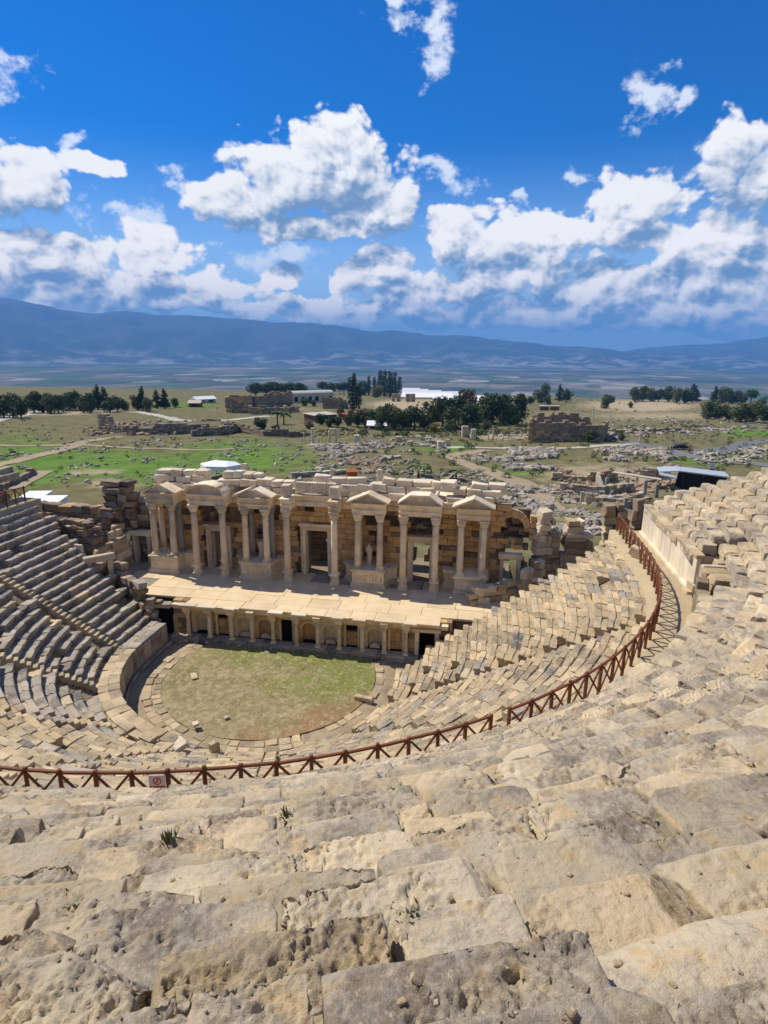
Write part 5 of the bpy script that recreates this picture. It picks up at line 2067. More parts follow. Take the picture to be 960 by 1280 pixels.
TREES = {k: [make_tree(k, 10 * i + j) for j in range(3)] for i, k in enumerate(('cypress', 'conifer', 'umbrella', 'broad', 'darkbroad', 'rust', 'yellow'))}
TL = [  # px, base py, height px, width factor, kind, label
    (5, 522, 28, 1.0, 'darkbroad'), (17, 522, 29, 1.0, 'broad'), (27, 524, 24, .9, 'darkbroad'), (43, 516, 24, 1.1, 'darkbroad'), (54, 516, 27, 1.0, 'darkbroad'), (63, 517, 23, 1.1, 'broad'),
    (73, 516, 22, 1.0, 'darkbroad'), (86, 513, 21, 1.1, 'broad'), (95, 513, 23, 1.0, 'darkbroad'), (105, 516, 22, 1.0, 'broad'), (114, 516, 24, .9, 'darkbroad'), (123, 512, 27, 1.2, 'conifer'), (131, 512, 25, 1.1, 'conifer'),
    (138, 515, 19, 1.0, 'broad'), (147, 514, 18, 1.1, 'darkbroad'), (157, 514, 12, 1.0, 'broad'), (172, 512, 20, 1.0, 'darkbroad'), (179, 513, 26, 1.0, 'conifer'), (185, 515, 17, 1.0, 'broad'), (197, 511, 21, 1.1, 'conifer'), (206, 511, 22, 1.1, 'conifer'), (219, 509, 11, 1.0, 'broad'),
    (320, 499, 19, 1.2, 'umbrella'), (333, 499, 19, 1.2, 'umbrella'), (346, 498, 19, 1.2, 'umbrella'), (358, 498, 18, 1.2, 'umbrella'), (371, 497, 17, 1.2, 'umbrella'), (378, 497, 16, 1.1, 'umbrella'),
    (403, 491, 15, 1.1, 'umbrella'), (414, 490, 14, 1.1, 'darkbroad'), (425, 489, 13, 1.0, 'umbrella'), (436, 491, 18, 1.0, 'cypress'), (443, 491, 24, 1.0, 'cypress'), (454, 491, 18, 1.1, 'darkbroad'), (461, 490, 21, 1.0, 'cypress'), (468, 491, 20, 1.1, 'cypress'),
    (475, 495, 28, 1.1, 'cypress'), (481, 496, 29, 1.1, 'cypress'), (487, 497, 29, 1.1, 'cypress'), (493, 497, 28, 1.1, 'cypress'), (499, 496, 22, 1.1, 'cypress'), (441, 512, 36, 1.25, 'cypress'), (448, 511, 26, 1.2, 'cypress'), (376, 503, 13, 1.5, 'cypress'), (381, 508, 10, 1.4, 'broad'), (470, 497, 14, 1.1, 'yellow'),
    (327, 537, 16, 1.2, 'darkbroad'), (436, 532, 20, .8, 'broad'), (455, 531, 19, 1.0, 'broad'), (468, 530, 20, 1.0, 'darkbroad'), (426, 524, 14, .9, 'broad'), (476, 538, 28, .8, 'broad'), (485, 536, 30, .8, 'broad'), (495, 537, 26, .9, 'broad'),
    (518, 538, 28, 1.25, 'umbrella'), (553, 534, 36, 1.0, 'umbrella'), (573, 532, 34, 1.0, 'umbrella'), (586, 516, 28, .9, 'rust'), (600, 528, 34, .9, 'broad'), (615, 531, 38, .9, 'darkbroad'), (628, 530, 35, .9, 'broad'), (647, 531, 38, .75, 'darkbroad'), (532, 512, 10, 1.2, 'broad'), (543, 542, 13, 1.0, 'yellow'), (562, 540, 16, 1.0, 'broad'), (606, 540, 13, 1.2, 'broad'),
    (402, 531, 15, 1.1, 'darkbroad'), (412, 533, 14, 1.0, 'broad'), (422, 534, 13, 1.0, 'darkbroad'), (447, 534, 17, 1.0, 'darkbroad'), (460, 535, 14, 1.0, 'broad'), (505, 536, 20, 1.0, 'broad'), (512, 533, 22, 1.0, 'darkbroad'), (530, 536, 18, 1.0, 'darkbroad'), (540, 532, 24, 1.0, 'broad'), (564, 536, 26, 1.0, 'broad'), (583, 534, 28, 1.0, 'darkbroad'), (592, 533, 24, 1.0, 'broad'), (637, 533, 28, 1.0, 'broad'), (386, 536, 10, 1.2, 'broad'), (345, 540, 9, 1.3, 'darkbroad'), (392, 508, 8, 1.3, 'broad'), (412, 494, 12, 1.2, 'umbrella'), (430, 492, 14, 1.2, 'umbrella'), (449, 493, 15, 1.2, 'broad'),
    (677, 504, 23, 1.0, 'broad'), (663, 506, 10, 1.1, 'darkbroad'), (684, 506, 11, 1.1, 'broad'), (699, 502, 19, 1.0, 'conifer'), (708, 503, 15, 1.1, 'darkbroad'), (757, 511, 17, 1.1, 'broad'), (788, 510, 7, 1.3, 'broad'),
    (793, 501, 17, 1.1, 'broad'), (803, 501, 18, 1.1, 'darkbroad'), (813, 500, 16, 1.1, 'broad'), (823, 499, 15, 1.1, 'darkbroad'), (835, 499, 18, .9, 'broad'), (846, 504, 18, 1.1, 'broad'), (856, 504, 19, 1.0, 'darkbroad'), (865, 503, 20, 1.5, 'conifer'),
    (893, 503, 18, 1.2, 'conifer'), (903, 502, 19, 1.1, 'broad'), (915, 502, 19, 1.1, 'darkbroad'), (927, 501, 15, 1.0, 'broad'), (938, 502, 17, 1.0, 'umbrella'), (952, 501, 10, 1.2, 'broad'),
    (885, 524, 21, 1.1, 'broad'), (897, 524, 22, 1.1, 'broad'), (911, 525, 19, 1.1, 'darkbroad'), (926, 527, 23, 1.1, 'broad'), (941, 528, 25, 1.1, 'broad'), (956, 527, 25, 1.1, 'darkbroad'), (737, 553, 15, 1.3, 'darkbroad'), (777, 551, 12, .8, 'broad'), (17, 568, 5, 1.8, 'darkbroad'),
]
KINDW = {'cypress': 'slim dark cypress', 'conifer': 'dark pointed conifer', 'umbrella': 'flat-topped umbrella pine', 'broad': 'green bushy tree', 'darkbroad': 'dark green rounded tree', 'rust': 'rusty brown tree', 'yellow': 'yellowish bush'}
ZONES = [(35, 'at the far left edge'), (90, 'in the upper left belt'), (150, 'in mid left belt'), (235, 'ending the left belt'), (300, 'left of the bath ruins'), (390, 'behind the bath ruins'), (432, 'beside the museum roof'), (462, 'near twin tall cypresses'), (505, 'left of the white travertine'), (540, 'before the cypress row'), (600, 'in the central grove'), (660, 'ending the central grove'), (725, 'above the square ruin'), (785, 'beside the square ruin'), (830, 'in left half of right grove'), (880, 'in right half of right grove'), (2000, 'at the right edge')]
counts = {}
for (px, py, hpx, wf, kd) in TL:
    z_ = next(z for lim, z in ZONES if px < lim) + (', lower down' if py > 518 and px > 395 else '')
    counts.setdefault((kd, z_), []).append((px, py, hpx, wf))
ORD = ['leftmost', 'second', 'third', 'fourth', 'fifth', 'sixth', 'seventh', 'eighth', 'ninth', 'tenth', 'eleventh', 'twelfth']
for (kd, z_), lst in counts.items():
    lst.sort()
    for i, (px, py, hpx, wf) in enumerate(lst):
        P = ground_pt(px, py)
        while P[1] > 760:               # keep the tree on the plateau
            py += 1
            P = ground_pt(px, py)
        H = hpx / px_m(P) * 1.12
        lab = KINDW[kd] + ' ' + z_
        if len(lst) > 1:
            lab = (ORD[i] + ' from left of ' if i else 'leftmost of ') + KINDW[kd] + 's ' + z_
            lab = lab.replace('bushs', 'bushes').replace('cypresss', 'cypresses')
        cr_, tk_ = TREES[kd][int(rng.integers(3))]
        nm = {'cypress': 'cypress_tree', 'conifer': 'conifer_tree', 'umbrella': 'pine_tree', 'yellow': 'bush'}.get(kd, 'tree')
        t = thing(nm, lab, 'tree', (P[0], P[1], P[2] - .1), rng.random() * 6.3, 'trees on the terrace')
        t.scale = (H * wf, H * wf, H)
        link('crown', cr_, t)
        link('trunk', tk_, t)


# ---- palms
def palm_mesh(seed):
    rg = np.random.default_rng(seed)
    f = MB()
    for k in range(26):
        a = rg.random() * 2 * PI
        e0 = rg.uniform(-.2, 1.1)
        pts = []
        for t in np.linspace(0, 1, 6):
            r = .42 * t
            z = .62 + .30 * math.sin(e0) * t - .22 * t * t
            pts.append(np.array([math.cos(a) * r, math.sin(a) * r, z]))
        side = np.array([-math.sin(a), math.cos(a), 0])
        V, F = [], []
        for i, p_ in enumerate(pts):
            w_ = .055 * math.sin(PI * min(.97, i / 5 + .12))
            V += [p_ - side * w_ + np.array([0, 0, -.03]), p_, p_ + side * w_ + np.array([0, 0, -.03])]
            if i:
                b = 3 * i
                F += [[b - 3, b - 2, b + 1, b], [b - 2, b - 1, b + 2, b + 1]]
        f.add(np.array(V), np.array(F), rg.random())
    V, F = lathe([(.05, 0), (.035, .1), (.03, .55), (.045, .64)], 8)
    return f.mesh('fronds', L_BROAD), MB().add(V, F).mesh('trunk', M_trunk)


PM = [palm_mesh(k) for k in range(2)]
for i, (px, py, hpx, lab) in enumerate([(347, 531, 22, 'left one of the two tall palms in front of the bath ruins'), (355, 531, 21, 'right one of the two tall palms in front of the bath ruins'), (523, 596, 20, 'low spreading palm behind the facade, left of the dirt track'), (570, 600, 18, 'low spreading palm close to the dirt track'), (466, 527, 16, 'slim palm beside the red roofed pavilion')]):
    P = ground_pt(px, py)
    H = hpx / px_m(P) * 1.15
    t = thing('palm_tree', lab, 'palm', (P[0], P[1], P[2]), rng.random() * 6, 'palms')
    t.scale = (H * (1.6 if i in (2, 3) else 1), H * (1.6 if i in (2, 3) else 1), H)
    link('fronds', PM[i % 2][0], t)
    link('trunk', PM[i % 2][1], t)


# ---- rubble fields
def in_poly(x, y, poly):
    r = False
    for i in range(len(poly)):
        x0, y0 = poly[i]
        x1, y1 = poly[i - 1]
        if (y0 > y) != (y1 > y) and x < (x1 - x0) * (y - y0) / (y1 - y0) + x0:
            r = not r
    return r


def rubble(label, poly, n, smin, smax, mat, clump=0.0):
    mb = MB()
    xs = [p_[0] for p_ in poly]
    y_s = [p_[1] for p_ in poly]
    # sample uniformly on the ground, between the far and near edge of the patch
    cor = np.array([ground_pt(*p_) for p_ in poly])
    lo, hi = cor.min(0), cor.max(0)
    pol = [(c[0], c[1]) for c in cor]
    k, tries = 0, 0
    X = rng.uniform(lo[0], hi[0], n * 14)
    Y = rng.uniform(lo[1], hi[1], n * 14)
    Zt = terr(X, Y)
    nz = fbm(np.stack([X, Y, X * 0], 1) / 6.0, 2, 33)
    for x, y, z, q in zip(X, Y, Zt, nz):
        if k >= n:
            break
        if not in_poly(x, y, pol) or q < clump * rng.random():
            continue
        s = smin + (smax - smin) * rng.random() ** 2.2
        add_stone(mb, (x, y, z + s * .12), (s * rng.uniform(.7, 1.5), s * rng.uniform(.6, 1), s * rng.uniform(.35, .75)), rng.random() * 3.14, s * .08, s * .1, .25, rng=rng)
        k += 1
    return tag(mb.build('rubble', mat), label, 'rubble', kind='stuff')


rubble('broad field of pale fallen blocks beyond the winding track', [(595, 566), (650, 562), (712, 562), (716, 574), (690, 588), (640, 589), (605, 582)], 1100, .4, 2.0, M_rubble, .1)
rubble('pale fallen blocks along the straight path on the right', [(716, 566), (770, 560), (830, 562), (845, 574), (790, 582), (730, 578)], 700, .4, 1.9, M_rubble, .1)
rubble('scattered blocks of the excavated street left of the grove', [(392, 558), (470, 550), (560, 545), (560, 566), (500, 578), (400, 570)], 800, .35, 1.6, M_rubble, .15)
rubble('line of fallen stones below the big square ruin', [(620, 549), (700, 552), (780, 548), (960, 540), (960, 532), (780, 536), (620, 545)], 900, .4, 1.8, M_rubble, .2)
rubble('brown heap of building stones behind the facade', [(432, 578), (455, 566), (476, 570), (478, 590), (440, 594)], 260, .4, 1.6, M_ruin)
rubble('tumbled white blocks right behind the end of the facade', [(590, 612), (680, 606), (770, 618), (800, 650), (760, 672), (690, 665), (620, 640)], 620, .35, 1.5, M_rubble)
rubble('dark line of ruined wall stones across the upper left field', [(105, 536), (170, 526), (290, 526), (300, 541), (200, 545), (110, 545)], 650, .5, 1.9, M_ruin, .1)
rubble('stones sprinkled over the green field at the left', [(0, 560), (240, 545), (390, 548), (400, 600), (180, 605), (0, 610)], 800, .25, 1.0, M_rubble, .35)
rubble('stones sprinkled behind the middle of the facade', [(390, 570), (600, 568), (620, 608), (400, 608)], 420, .3, 1.3, M_rubble, .2)
rubble('rough stones around the excavation walls on the right', [(690, 580), (830, 575), (870, 600), (820, 628), (700, 625)], 520, .35, 1.4, M_ruin, .1)
rubble('low stones in the dry ground at the far right', [(760, 522), (960, 520), (960, 538), (760, 540)], 420, .4, 1.6, M_rubble, .2)
rubble('stones by the road at the right edge', [(850, 568), (960, 560), (960, 582), (880, 582)], 320, .4, 1.6, M_rubble, .2)


# ---- scattered shrubs in the fields
def shrub_patch(label, poly, n, smin, smax, mat):
    mb = MB()
    cor = np.array([ground_pt(*p_) for p_ in poly])
    lo, hi = cor.min(0), cor.max(0)
    pol = [(c[0], c[1]) for c in cor]
    X = rng.uniform(lo[0], hi[0], n * 10)
    Y = rng.uniform(lo[1], hi[1], n * 10)
    k = 0
    Zt = terr(X, Y)
    for x, y, z in zip(X, Y, Zt):
        if k >= n:
            break
        if not in_poly(x, y, pol):
            continue
        s = rng.uniform(smin, smax)
        V, F, r = leaf_crown([(np.array([0, 0, .3 * s]), np.array([s * .6, s * .6, s * .4]))], 40, s * .16, rng)
        mb.add(V + np.array([x, y, z]), F)
        mb.r[-1] = r
        k += 1
    return tag(mb.build('shrubs', mat), label, 'shrubs', kind='stuff')


shrub_patch('low dark scrub dotted over the left field', [(0, 530), (300, 545), (400, 560), (390, 605), (0, 615)], 150, .35, 1.1, L_BROAD)
shrub_patch('low scrub between the ruins on the right', [(480, 545), (960, 525), (960, 590), (700, 610), (480, 600)], 420, .5, 1.8, L_BROAD)
shrub_patch('scrub along the terrace edge', [(0, 515), (230, 506), (480, 500), (780, 500), (960, 500), (960, 518), (480, 516), (0, 530)], 420, .8, 2.6, L_PINE)
shrub_patch('dark undergrowth around the central pavilions', [(380, 540), (480, 534), (660, 530), (660, 545), (480, 548), (380, 548)], 260, .8, 2.2, L_PINE)


# ---- site buildings and ruins
def wall_ruin(name, label, pts, zt, th, mats, bl=1.4, bh=.7, cat='ruined wall', seed=1, ragged=1.0, maxparts=110):
    """masonry standing along ground points given as pixels; zt heights in metres at those points"""
    rg = np.random.default_rng(seed)
    W = [ground_pt(*p_) for p_ in pts]
    t = thing(name, label, cat, tuple(W[0]))
    og = -W[0]
    rest = MB()
    cnt = 0
    for a, b, h0, h1 in zip(W[:-1], W[1:], zt[:-1], zt[1:]):
        d_ = (b - a)
        L_ = np.linalg.norm(d_[:2])
        an = math.atan2(d_[1], d_[0])
        z = 0.0
        top = max(h0, h1)
        while z < top:
            h = bh * rg.uniform(.8, 1.2)
            s = -rg.random() * .3
            while s < L_:
                l = bl * rg.uniform(.6, 1.4)
                u = np.clip((s + l / 2) / L_, 0, 1)
                lim = h0 + (h1 - h0) * u + ragged * fbm(np.array([[a[0] + s * .4, a[1], seed * 3.]]), 2, seed)[0]
                if z + h * .5 < lim:
                    c = a + d_ * u
                    C_ = np.array([c[0], c[1], c[2] + z + h / 2 - .1]) + og
                    m_ = mats[int(rg.integers(len(mats)))]
                    if cnt < maxparts:
                        lib_stone('masonry_block', m_, (l - .04, th * rg.uniform(.9, 1.1), h - .03), C_, t, an + rg.normal() * .01, .01, rng=rg)
                    else:
                        add_stone(rest, C_, (l - .04, th, h - .03), an, .04, .04, rng=rg)
                    cnt += 1
                s += l
            z += h
    if rest.n:
        tag(rest.build('masonry_blocks', mats[0], t), kind='stuff')
    return t


wall_ruin('square_ruin', 'big square masonry ruin with broken left corner standing among fallen stones', [(668, 545), (662, 553), (751, 552), (757, 544)], [6.5, 7.2, 5.5, 5.5], 1.2, [M_ruin, M_wall], 1.5, .75, 'ruin', 21, 1.0, 260)
wall_ruin('square_ruin', 'ragged rear wall of the big square ruin', [(660, 545), (700, 543), (735, 543)], [7.5, 8.0, 6.5], 1.2, [M_ruin, M_dark], 1.4, .7, 'ruin', 22, 1.6, 60)
wall_ruin('bath_ruin', 'tall brown brick wall of the bath ruins, left block', [(282, 515), (312, 515), (316, 508)], [9, 8.5, 7.5], 1.5, [M_ruin, M_wall], 2.0, 1.0, 'ruin', 23, 1.5, 160)
wall_ruin('bath_ruin', 'broken vaulted wall of the bath ruins, right block', [(318, 511), (340, 509), (365, 507)], [7, 10, 10], 1.6, [M_ruin, M_dark], 2.0, 1.0, 'ruin', 24, 3.0, 160)
wall_ruin('bath_ruin', 'long low brick wall in front of the bath ruins', [(312, 518), (345, 517), (372, 515)], [4.5, 4, 3.5], 1.4, [M_ruin, M_wall], 2.0, 1.0, 'ruin', 25, 1.0, 80)
wall_ruin('bath_ruin', 'ragged ruin beside the tall cypresses', [(404, 511), (425, 511), (434, 510)], [7.5, 7, 4], 1.4, [M_ruin, M_dark], 1.8, .9, 'ruin', 26, 1.6, 80)
wall_ruin('ruined_wall', 'long broken dark stone wall across the upper left field', [(127, 541), (160, 543), (200, 543), (240, 541), (292, 539)], [3.5, 2.4, 3.2, 2.8, 2.0], 1.2, [M_dark, M_ruin, M_rubble], 1.3, .7, 'ruined wall', 27, 1.8, 150)
wall_ruin('ruined_tower', 'small pale stone tower stump at the left end of the long broken wall', [(127, 540), (139, 541)], [6.5, 6.0], 1.8, [M_rubble, M_ruin], 1.2, .8, 'ruin', 28, 1.0, 60)
wall_ruin('ruined_wall', 'excavated grey walls in front of the palms', [(240, 546), (275, 544), (300, 538), (330, 545), (385, 545)], [2.5, 3, 2, 2.2, 1.5], 1.0, [M_dark, M_rubble], 1.2, .6, 'ruined wall', 29, 1.0, 120)
wall_ruin('ruined_wall', 'low stone kerb line behind the middle of the facade', [(364, 597), (410, 594), (430, 593)], [.9, .9, .9], .8, [M_rubble, M_white], 1.5, .5, 'ruined wall', 30, .2, 60)
wall_ruin('ruined_wall', 'old drystone line at the left edge of the green field', [(-10, 618), (15, 606), (42, 592)], [1.2, 1.3, 1.1], .9, [M_dark, M_ruin], .9, .45, 'ruined wall', 31, .5, 90)
for k, (pts, hs, lab) in enumerate([([(690, 600), (740, 603), (770, 600)], [1.8, 1.6, 1.8], 'upper wall of the excavation on the right'), ([(700, 615), (745, 620), (790, 615)], [1.7, 2.0, 1.6], 'middle wall of the excavation on the right'), ([(735, 632), (780, 636), (800, 628)], [1.8, 1.6, 1.6], 'lower wall of the excavation on the right'), ([(745, 600), (752, 622)], [1.6, 1.6], 'cross wall of the excavation on the right'), ([(800, 596), (835, 600)], [2.2, 2.0], 'excavation wall beside the grey sheet roof'), ([(750, 541), (800, 540), (850, 538)], [1.6, 1.4, 1.2], 'low ochre wall right of the big square ruin'), ([(850, 533), (900, 535)], [1.5, 1.3], 'short low wall before the right hand trees')]):
    wall_ruin('ruined_wall', lab, pts, hs, .8, [M_ruin, M_seat, M_rubble], 1.1, .55, 'ruined wall', 40 + k, .8, 60)
# upright door posts in the excavation
for k, (px, py, h) in enumerate([(781, 640, 2.2), (783, 612, 2.4), (805, 618, 2.6), (820, 622, 2.4), (758, 610, 2.0), (727, 628, 1.8)]):
    P = ground_pt(px, py)
    o = MB().add(rotz(cbox((.55, .5, h), .04, .03), rng.random()) + np.array([0, 0, h / 2 - .05]), [CB_Q, CB_T]).build('standing_stone', M_rubble)
    o.location = P
    tag(o, ['lowest', 'middle', 'tallest', 'rightmost', 'upper left', 'lower left'][k] + ' upright door post among the excavation walls on the right', 'stone post', 'excavation posts')


def box_building(name, label, px0, px1, py, hpx, depth, roof, M_w, M_r, cat='building', over=.6, windows=0):
    A, B = ground_pt(px0, py), ground_pt(px1, py)
    k = px_m((A + B) / 2)
    h = hpx / k
    c = (A + B) / 2
    an = math.atan2((B - A)[1], (B - A)[0])
    L = np.linalg.norm((B - A)[:2])
    t = thing(name, label, cat, tuple(c), an)
    V, F = prism([(-L / 2, 0), (L / 2, 0), (L / 2, depth), (-L / 2, depth)], -.5, h)
    wl = MB().add(V, F).build('wall', M_w, t)
    if roof == 'gable':
        V, F = prism([(-over, h + .01), (depth + over, h + .01), (depth / 2, h + depth * .22)], -L / 2 - over, L / 2 + over, 'x')
    elif roof == 'vault':
        pts = [(depth / 2 - (depth / 2 + .2) * math.cos(q), h + .01 + depth * .22 * math.sin(q)) for q in np.linspace(0, PI, 9)]
        V, F = prism(pts, -L / 2 - .3, L / 2 + .3, 'x')
    else:
        V, F = prism([(-over, h + .01), (depth + over, h + .25), (depth + over, h + .45), (-over, h + .2)], -L / 2 - over, L / 2 + over, 'x')
    MB().add(V, F).build('roof', M_r, t)
    for w_ in range(windows):
        xx = -L / 2 + L * (w_ + .5) / windows
        MB().add(cbox((L / windows * .5, .12, h * .5), .02) + np.array([xx, -.03, h * .5]), [CB_Q, CB_T]).build('window', M_void, t)
    return t


M_plaster = plain_mat('pale_plaster', (0.55, 0.48, 0.36), .9, .1, .5, .1)
M_redroof = plain_mat('red_roof', (0.33, 0.10, 0.05), .8, .15, .5, .1)
M_redwall = plain_mat('dark_red_wall', (0.20, 0.085, 0.055), .9, .15, .5, .1)
M_stoneroof = plain_mat('pale_stone_roof', (0.50, 0.44, 0.34), .9, .1, .5, .1)
box_building('museum_hall', 'long pale vaulted museum hall among the bath ruins', 366, 417, 504, 11, 12, 'vault', M_plaster, M_stoneroof, windows=6)
box_building('pavilion', 'low dark red pavilion in the trees, left one', 394, 421, 528, 9, 9, 'flat', M_redwall, M_stoneroof, windows=3)
box_building('pavilion', 'low red roofed pavilion in the trees, right one', 436, 468, 526, 8, 9, 'flat', M_redwall, M_redroof, windows=4)
box_building('shed', 'white roofed long shed at the left of the bath ruins', 246, 270, 504, 5, 9, 'gable', M_plaster, M_whiteroof, windows=2)
box_building('shed', 'small shed between the left trees and the bath ruins', 236, 250, 509, 5, 8, 'gable', M_redwall, M_stoneroof, windows=1)
box_building('shed', 'white tent roof right of the cypresses', 460, 482, 537, 5, 7, 'gable', M_plaster, M_whiteroof, windows=2)
box_building('shed', 'small brown hut in the central grove', 533, 552, 527, 9, 7, 'gable', M_redwall, M_ruin, windows=1)
box_building('low_wall_block', 'small brown wall block beyond the big square ruin, left', 675, 686, 513, 5, 3, 'flat', M_redwall, M_stoneroof, 'wall', .1)
box_building('low_wall_block', 'small brown wall block beyond the big square ruin, right', 688, 699, 513, 5, 3, 'flat', M_redwall, M_stoneroof, 'wall', .1)
for k, (a, b, lab) in enumerate([(490, 494, 'leftmost'), (496, 500, 'second'), (508, 512, 'third'), (514, 519, 'rightmost')]):
    box_building('ruined_pier', lab + ' of the tan brick piers on the sandy terrace by the cypresses', a, b, 502, 9, 2.5, 'flat', M_ruin, M_ruin, 'ruin', .05)

# white site containers at the left
for k, (a, b, py, hp, lab) in enumerate([(15, 44, 640, 11, 'white flat roofed site cabin at the left behind the seats, larger one'), (42, 70, 646, 14, 'white flat roofed site cabin at the left behind the seats, smaller one in front')]):
    box_building('site_cabin', lab, a, b, py, hp, 5.5 if k == 0 else 4.0, 'flat', M_whiteroof, M_whiteroof, 'cabin', .1)

# hexagonal excavation shelter behind the facade
P = ground_pt(277, 600)
sh = thing('shelter', 'low white faceted shelter roof behind the left part of the facade', 'shelter', tuple(P), .1)
k_ = px_m(P)
rx = 26 / k_
pts = [(rx * math.cos(a), rx * .8 * math.sin(a)) for a in np.linspace(0, 2 * PI, 7)[:-1]]
V = [(a, b, 2.2) for a, b in pts] + [(a, b, 2.9) for a, b in pts] + [(-.3 * rx, 0, 3.6), (.35 * rx, 0, 3.5)]
F4 = [[i, (i + 1) % 6, 6 + (i + 1) % 6, 6 + i] for i in range(6)]
F3 = [[6, 7, 13], [7, 8, 12], [8, 9, 12], [9, 10, 12], [10, 11, 13], [11, 6, 13]]
F4 += [[7, 12, 13, 13][:3] + [13]]
mb = MB().add(np.array(V), [np.array(F4[:6]), np.array(F3), np.array([[7, 12, 13], [10, 13, 12]]), np.array([[5, 4, 3, 2, 1, 0]])])
mb.build('roof', M_whiteroof, sh)
for a, b in pts:
    MB().add(bar((a * .9, b * .9, -.2), (a * .9, b * .9, 2.3), .14, .14), [CB_Q, CB_T]).build('post', M_trunk, sh)
V, F = prism([(a * .8, b * .8) for a, b in pts], -.3, .5)
MB().add(V, F).build('covered_masonry', M_dark, sh)

# grey sheet roof with black opening on the right, and the thin pale roof beside it
Pa, Pb = ground_pt(822, 612), ground_pt(893, 616)
roof = thing('sheet_roof', 'grey sheet metal roof over a dark excavation behind the right seats', 'roof', tuple(Pa), math.atan2((Pb - Pa)[1], (Pb - Pa)[0]))
L = np.linalg.norm((Pb - Pa)[:2])
V, F = prism([(0, 3.1), (L * .36, 3.5), (L * 1.25, 3.0), (L * 1.25, 2.86), (L * .36, 3.36), (0, 2.95)], 1.5, 6.5, 'y')
MB().add(V, F).build('roof_sheet', M_metalroof, roof)
V, F = prism([(0, 3.0), (L * .30, 2.6), (L * .30, 2.45), (0, 2.85)], -1.2, 1.5, 'y')
MB().add(V, F).build('roof_sheet', M_metalroof, roof)
V, F = prism([(L * .31, -.2), (L * 1.2, -.2), (L * 1.2, 2.7), (L * .36, 3.2)], 1.7, 2.2, 'y')
MB().add(V, F).build('shade_panel', M_black, roof)  # black panel added for the shade in the opening under the roof
for xx in (.2, L * .45, L * .8, L * 1.2):
    for yy_ in (1.7, 6.3):
        MB().add(bar((xx, yy_, -.5), (xx, yy_, 3.0), .12, .12), [CB_Q, CB_T]).build('post', M_trunk, roof)
Pa, Pb = ground_pt(765, 606), ground_pt(825, 612)
roof = thing('sheet_roof', 'narrow pale walkway roof left of the grey sheet metal roof', 'roof', tuple(Pa), math.atan2((Pb - Pa)[1], (Pb - Pa)[0]))
L = np.linalg.norm((Pb - Pa)[:2])
V, F = prism([(0, 2.2), (L, 1.6), (L, 1.75), (0, 2.35)], 0, 1.6, 'y')
MB().add(V, F).build('roof_sheet', M_stoneroof, roof)
for xx in (.3, L * .5, L - .3):
    MB().add(bar((xx, .8, -.6), (xx, .8, 2.2 - .6 * xx / L), .1, .1), [CB_Q, CB_T]).build('post', M_trunk, roof)
# sign on a post by the right edge of the seats
P = ground_pt(887, 604)
t = thing('sign_post', 'pale rectangular notice board on a thin post above the right seats', 'sign', tuple(P), .1)
hh = 24 / px_m(P)
MB().add(bar((0, 0, -.2), (0, 0, hh * .7), .09, .09), [CB_Q, CB_T]).build('post', M_metalroof, t)
MB().add(cbox((1.1, .06, hh * .42), .01) + np.array([0, -.02, hh * .85]), [CB_Q, CB_T]).build('board', M_whiteroof, t)
MB().add(cbox((.9, .02, hh * .08), .004) + np.array([0, -.065, hh * .72]), [CB_Q, CB_T]).build('red_stripe', M_signr, t)
# orange cabinet
P = ground_pt(440, 598)
t = thing('cabinet', 'small orange site cabinet behind the middle of the facade', 'cabinet', tuple(P), .3)
M_orange = plain_mat('orange_paint', (0.50, 0.13, 0.03), .6, .1, 2, .05)
MB().add(cbox((1.9, 1.3, 1.35), .04) + np.array([0, 0, .68]), [CB_Q, CB_T]).build('body', M_orange, t)
V, F = prism([(-.75, 1.36), (.75, 1.36), (0, 1.75)], -1.05, 1.05, 'x')
MB().add(V, F).build('lid', M_orange, t)

# standing columns and gate
col_site = column_meshes(5.0, .38, M_white, .5, .35, 12)
for (px, py, hp, lab) in [(391, 554, 19, 'tall lone marble column left of the columned gate'), (333, 545, 11, 'short column stump under the palms, first from left'), (347, 545, 12, 'short column stump under the palms, second from left'), (360, 545, 11, 'short column stump under the palms, third from left'), (375, 545, 10, 'short column stump under the palms, fourth from left'), (402, 553, 9, 'knee high column stump left of the gate'), (398, 553, 7, 'lowest column stump beside the lone marble column'), (455, 553, 9, 'column stump right of the pale pedestal'), (610, 550, 11, 'left one of the thin columns by the two pale pillars'), (616, 550, 14, 'right one of the thin columns by the two pale pillars'), (741, 524, 13, 'thin dark column rising beyond the big square ruin'), (799, 555, 13, 'white marble column at the bend of the straight path'), (849, 547, 9, 'pale column stump above the parked car'), (380, 548, 8, 'low column stump right of the palms')]:
    P = ground_pt(px, py)
    s_ = hp / px_m(P) / 5.0
    o = thing('column', lab, 'column', tuple(P), 0, 'standing columns')
    o.scale = (max(.6, min(1.1, s_ * 1.1)), max(.6, min(1.1, s_ * 1.1)), s_)
    link('base', col_site[0], o)
    link('shaft', col_site[1], o)
    if hp > 12:
        link('capital', col_site[2], o)
Pa, Pb = ground_pt(412, 553), ground_pt(420, 553)
t = thing('columned_gate', 'two marble columns joined by a lintel on the excavated street', 'gate', tuple(Pa))
h = 16 / px_m(Pa)
for q in (Pa, Pb):
    o = link('column', col_site[1], t, q - Pa)
    o.scale = (1.1, 1.1, h / 5.0)
MB().add(bar(tuple([0, 0, h]), tuple((Pb - Pa) + np.array([0, 0, h])), .9, .8), [CB_Q, CB_T]).build('lintel', M_white, t)
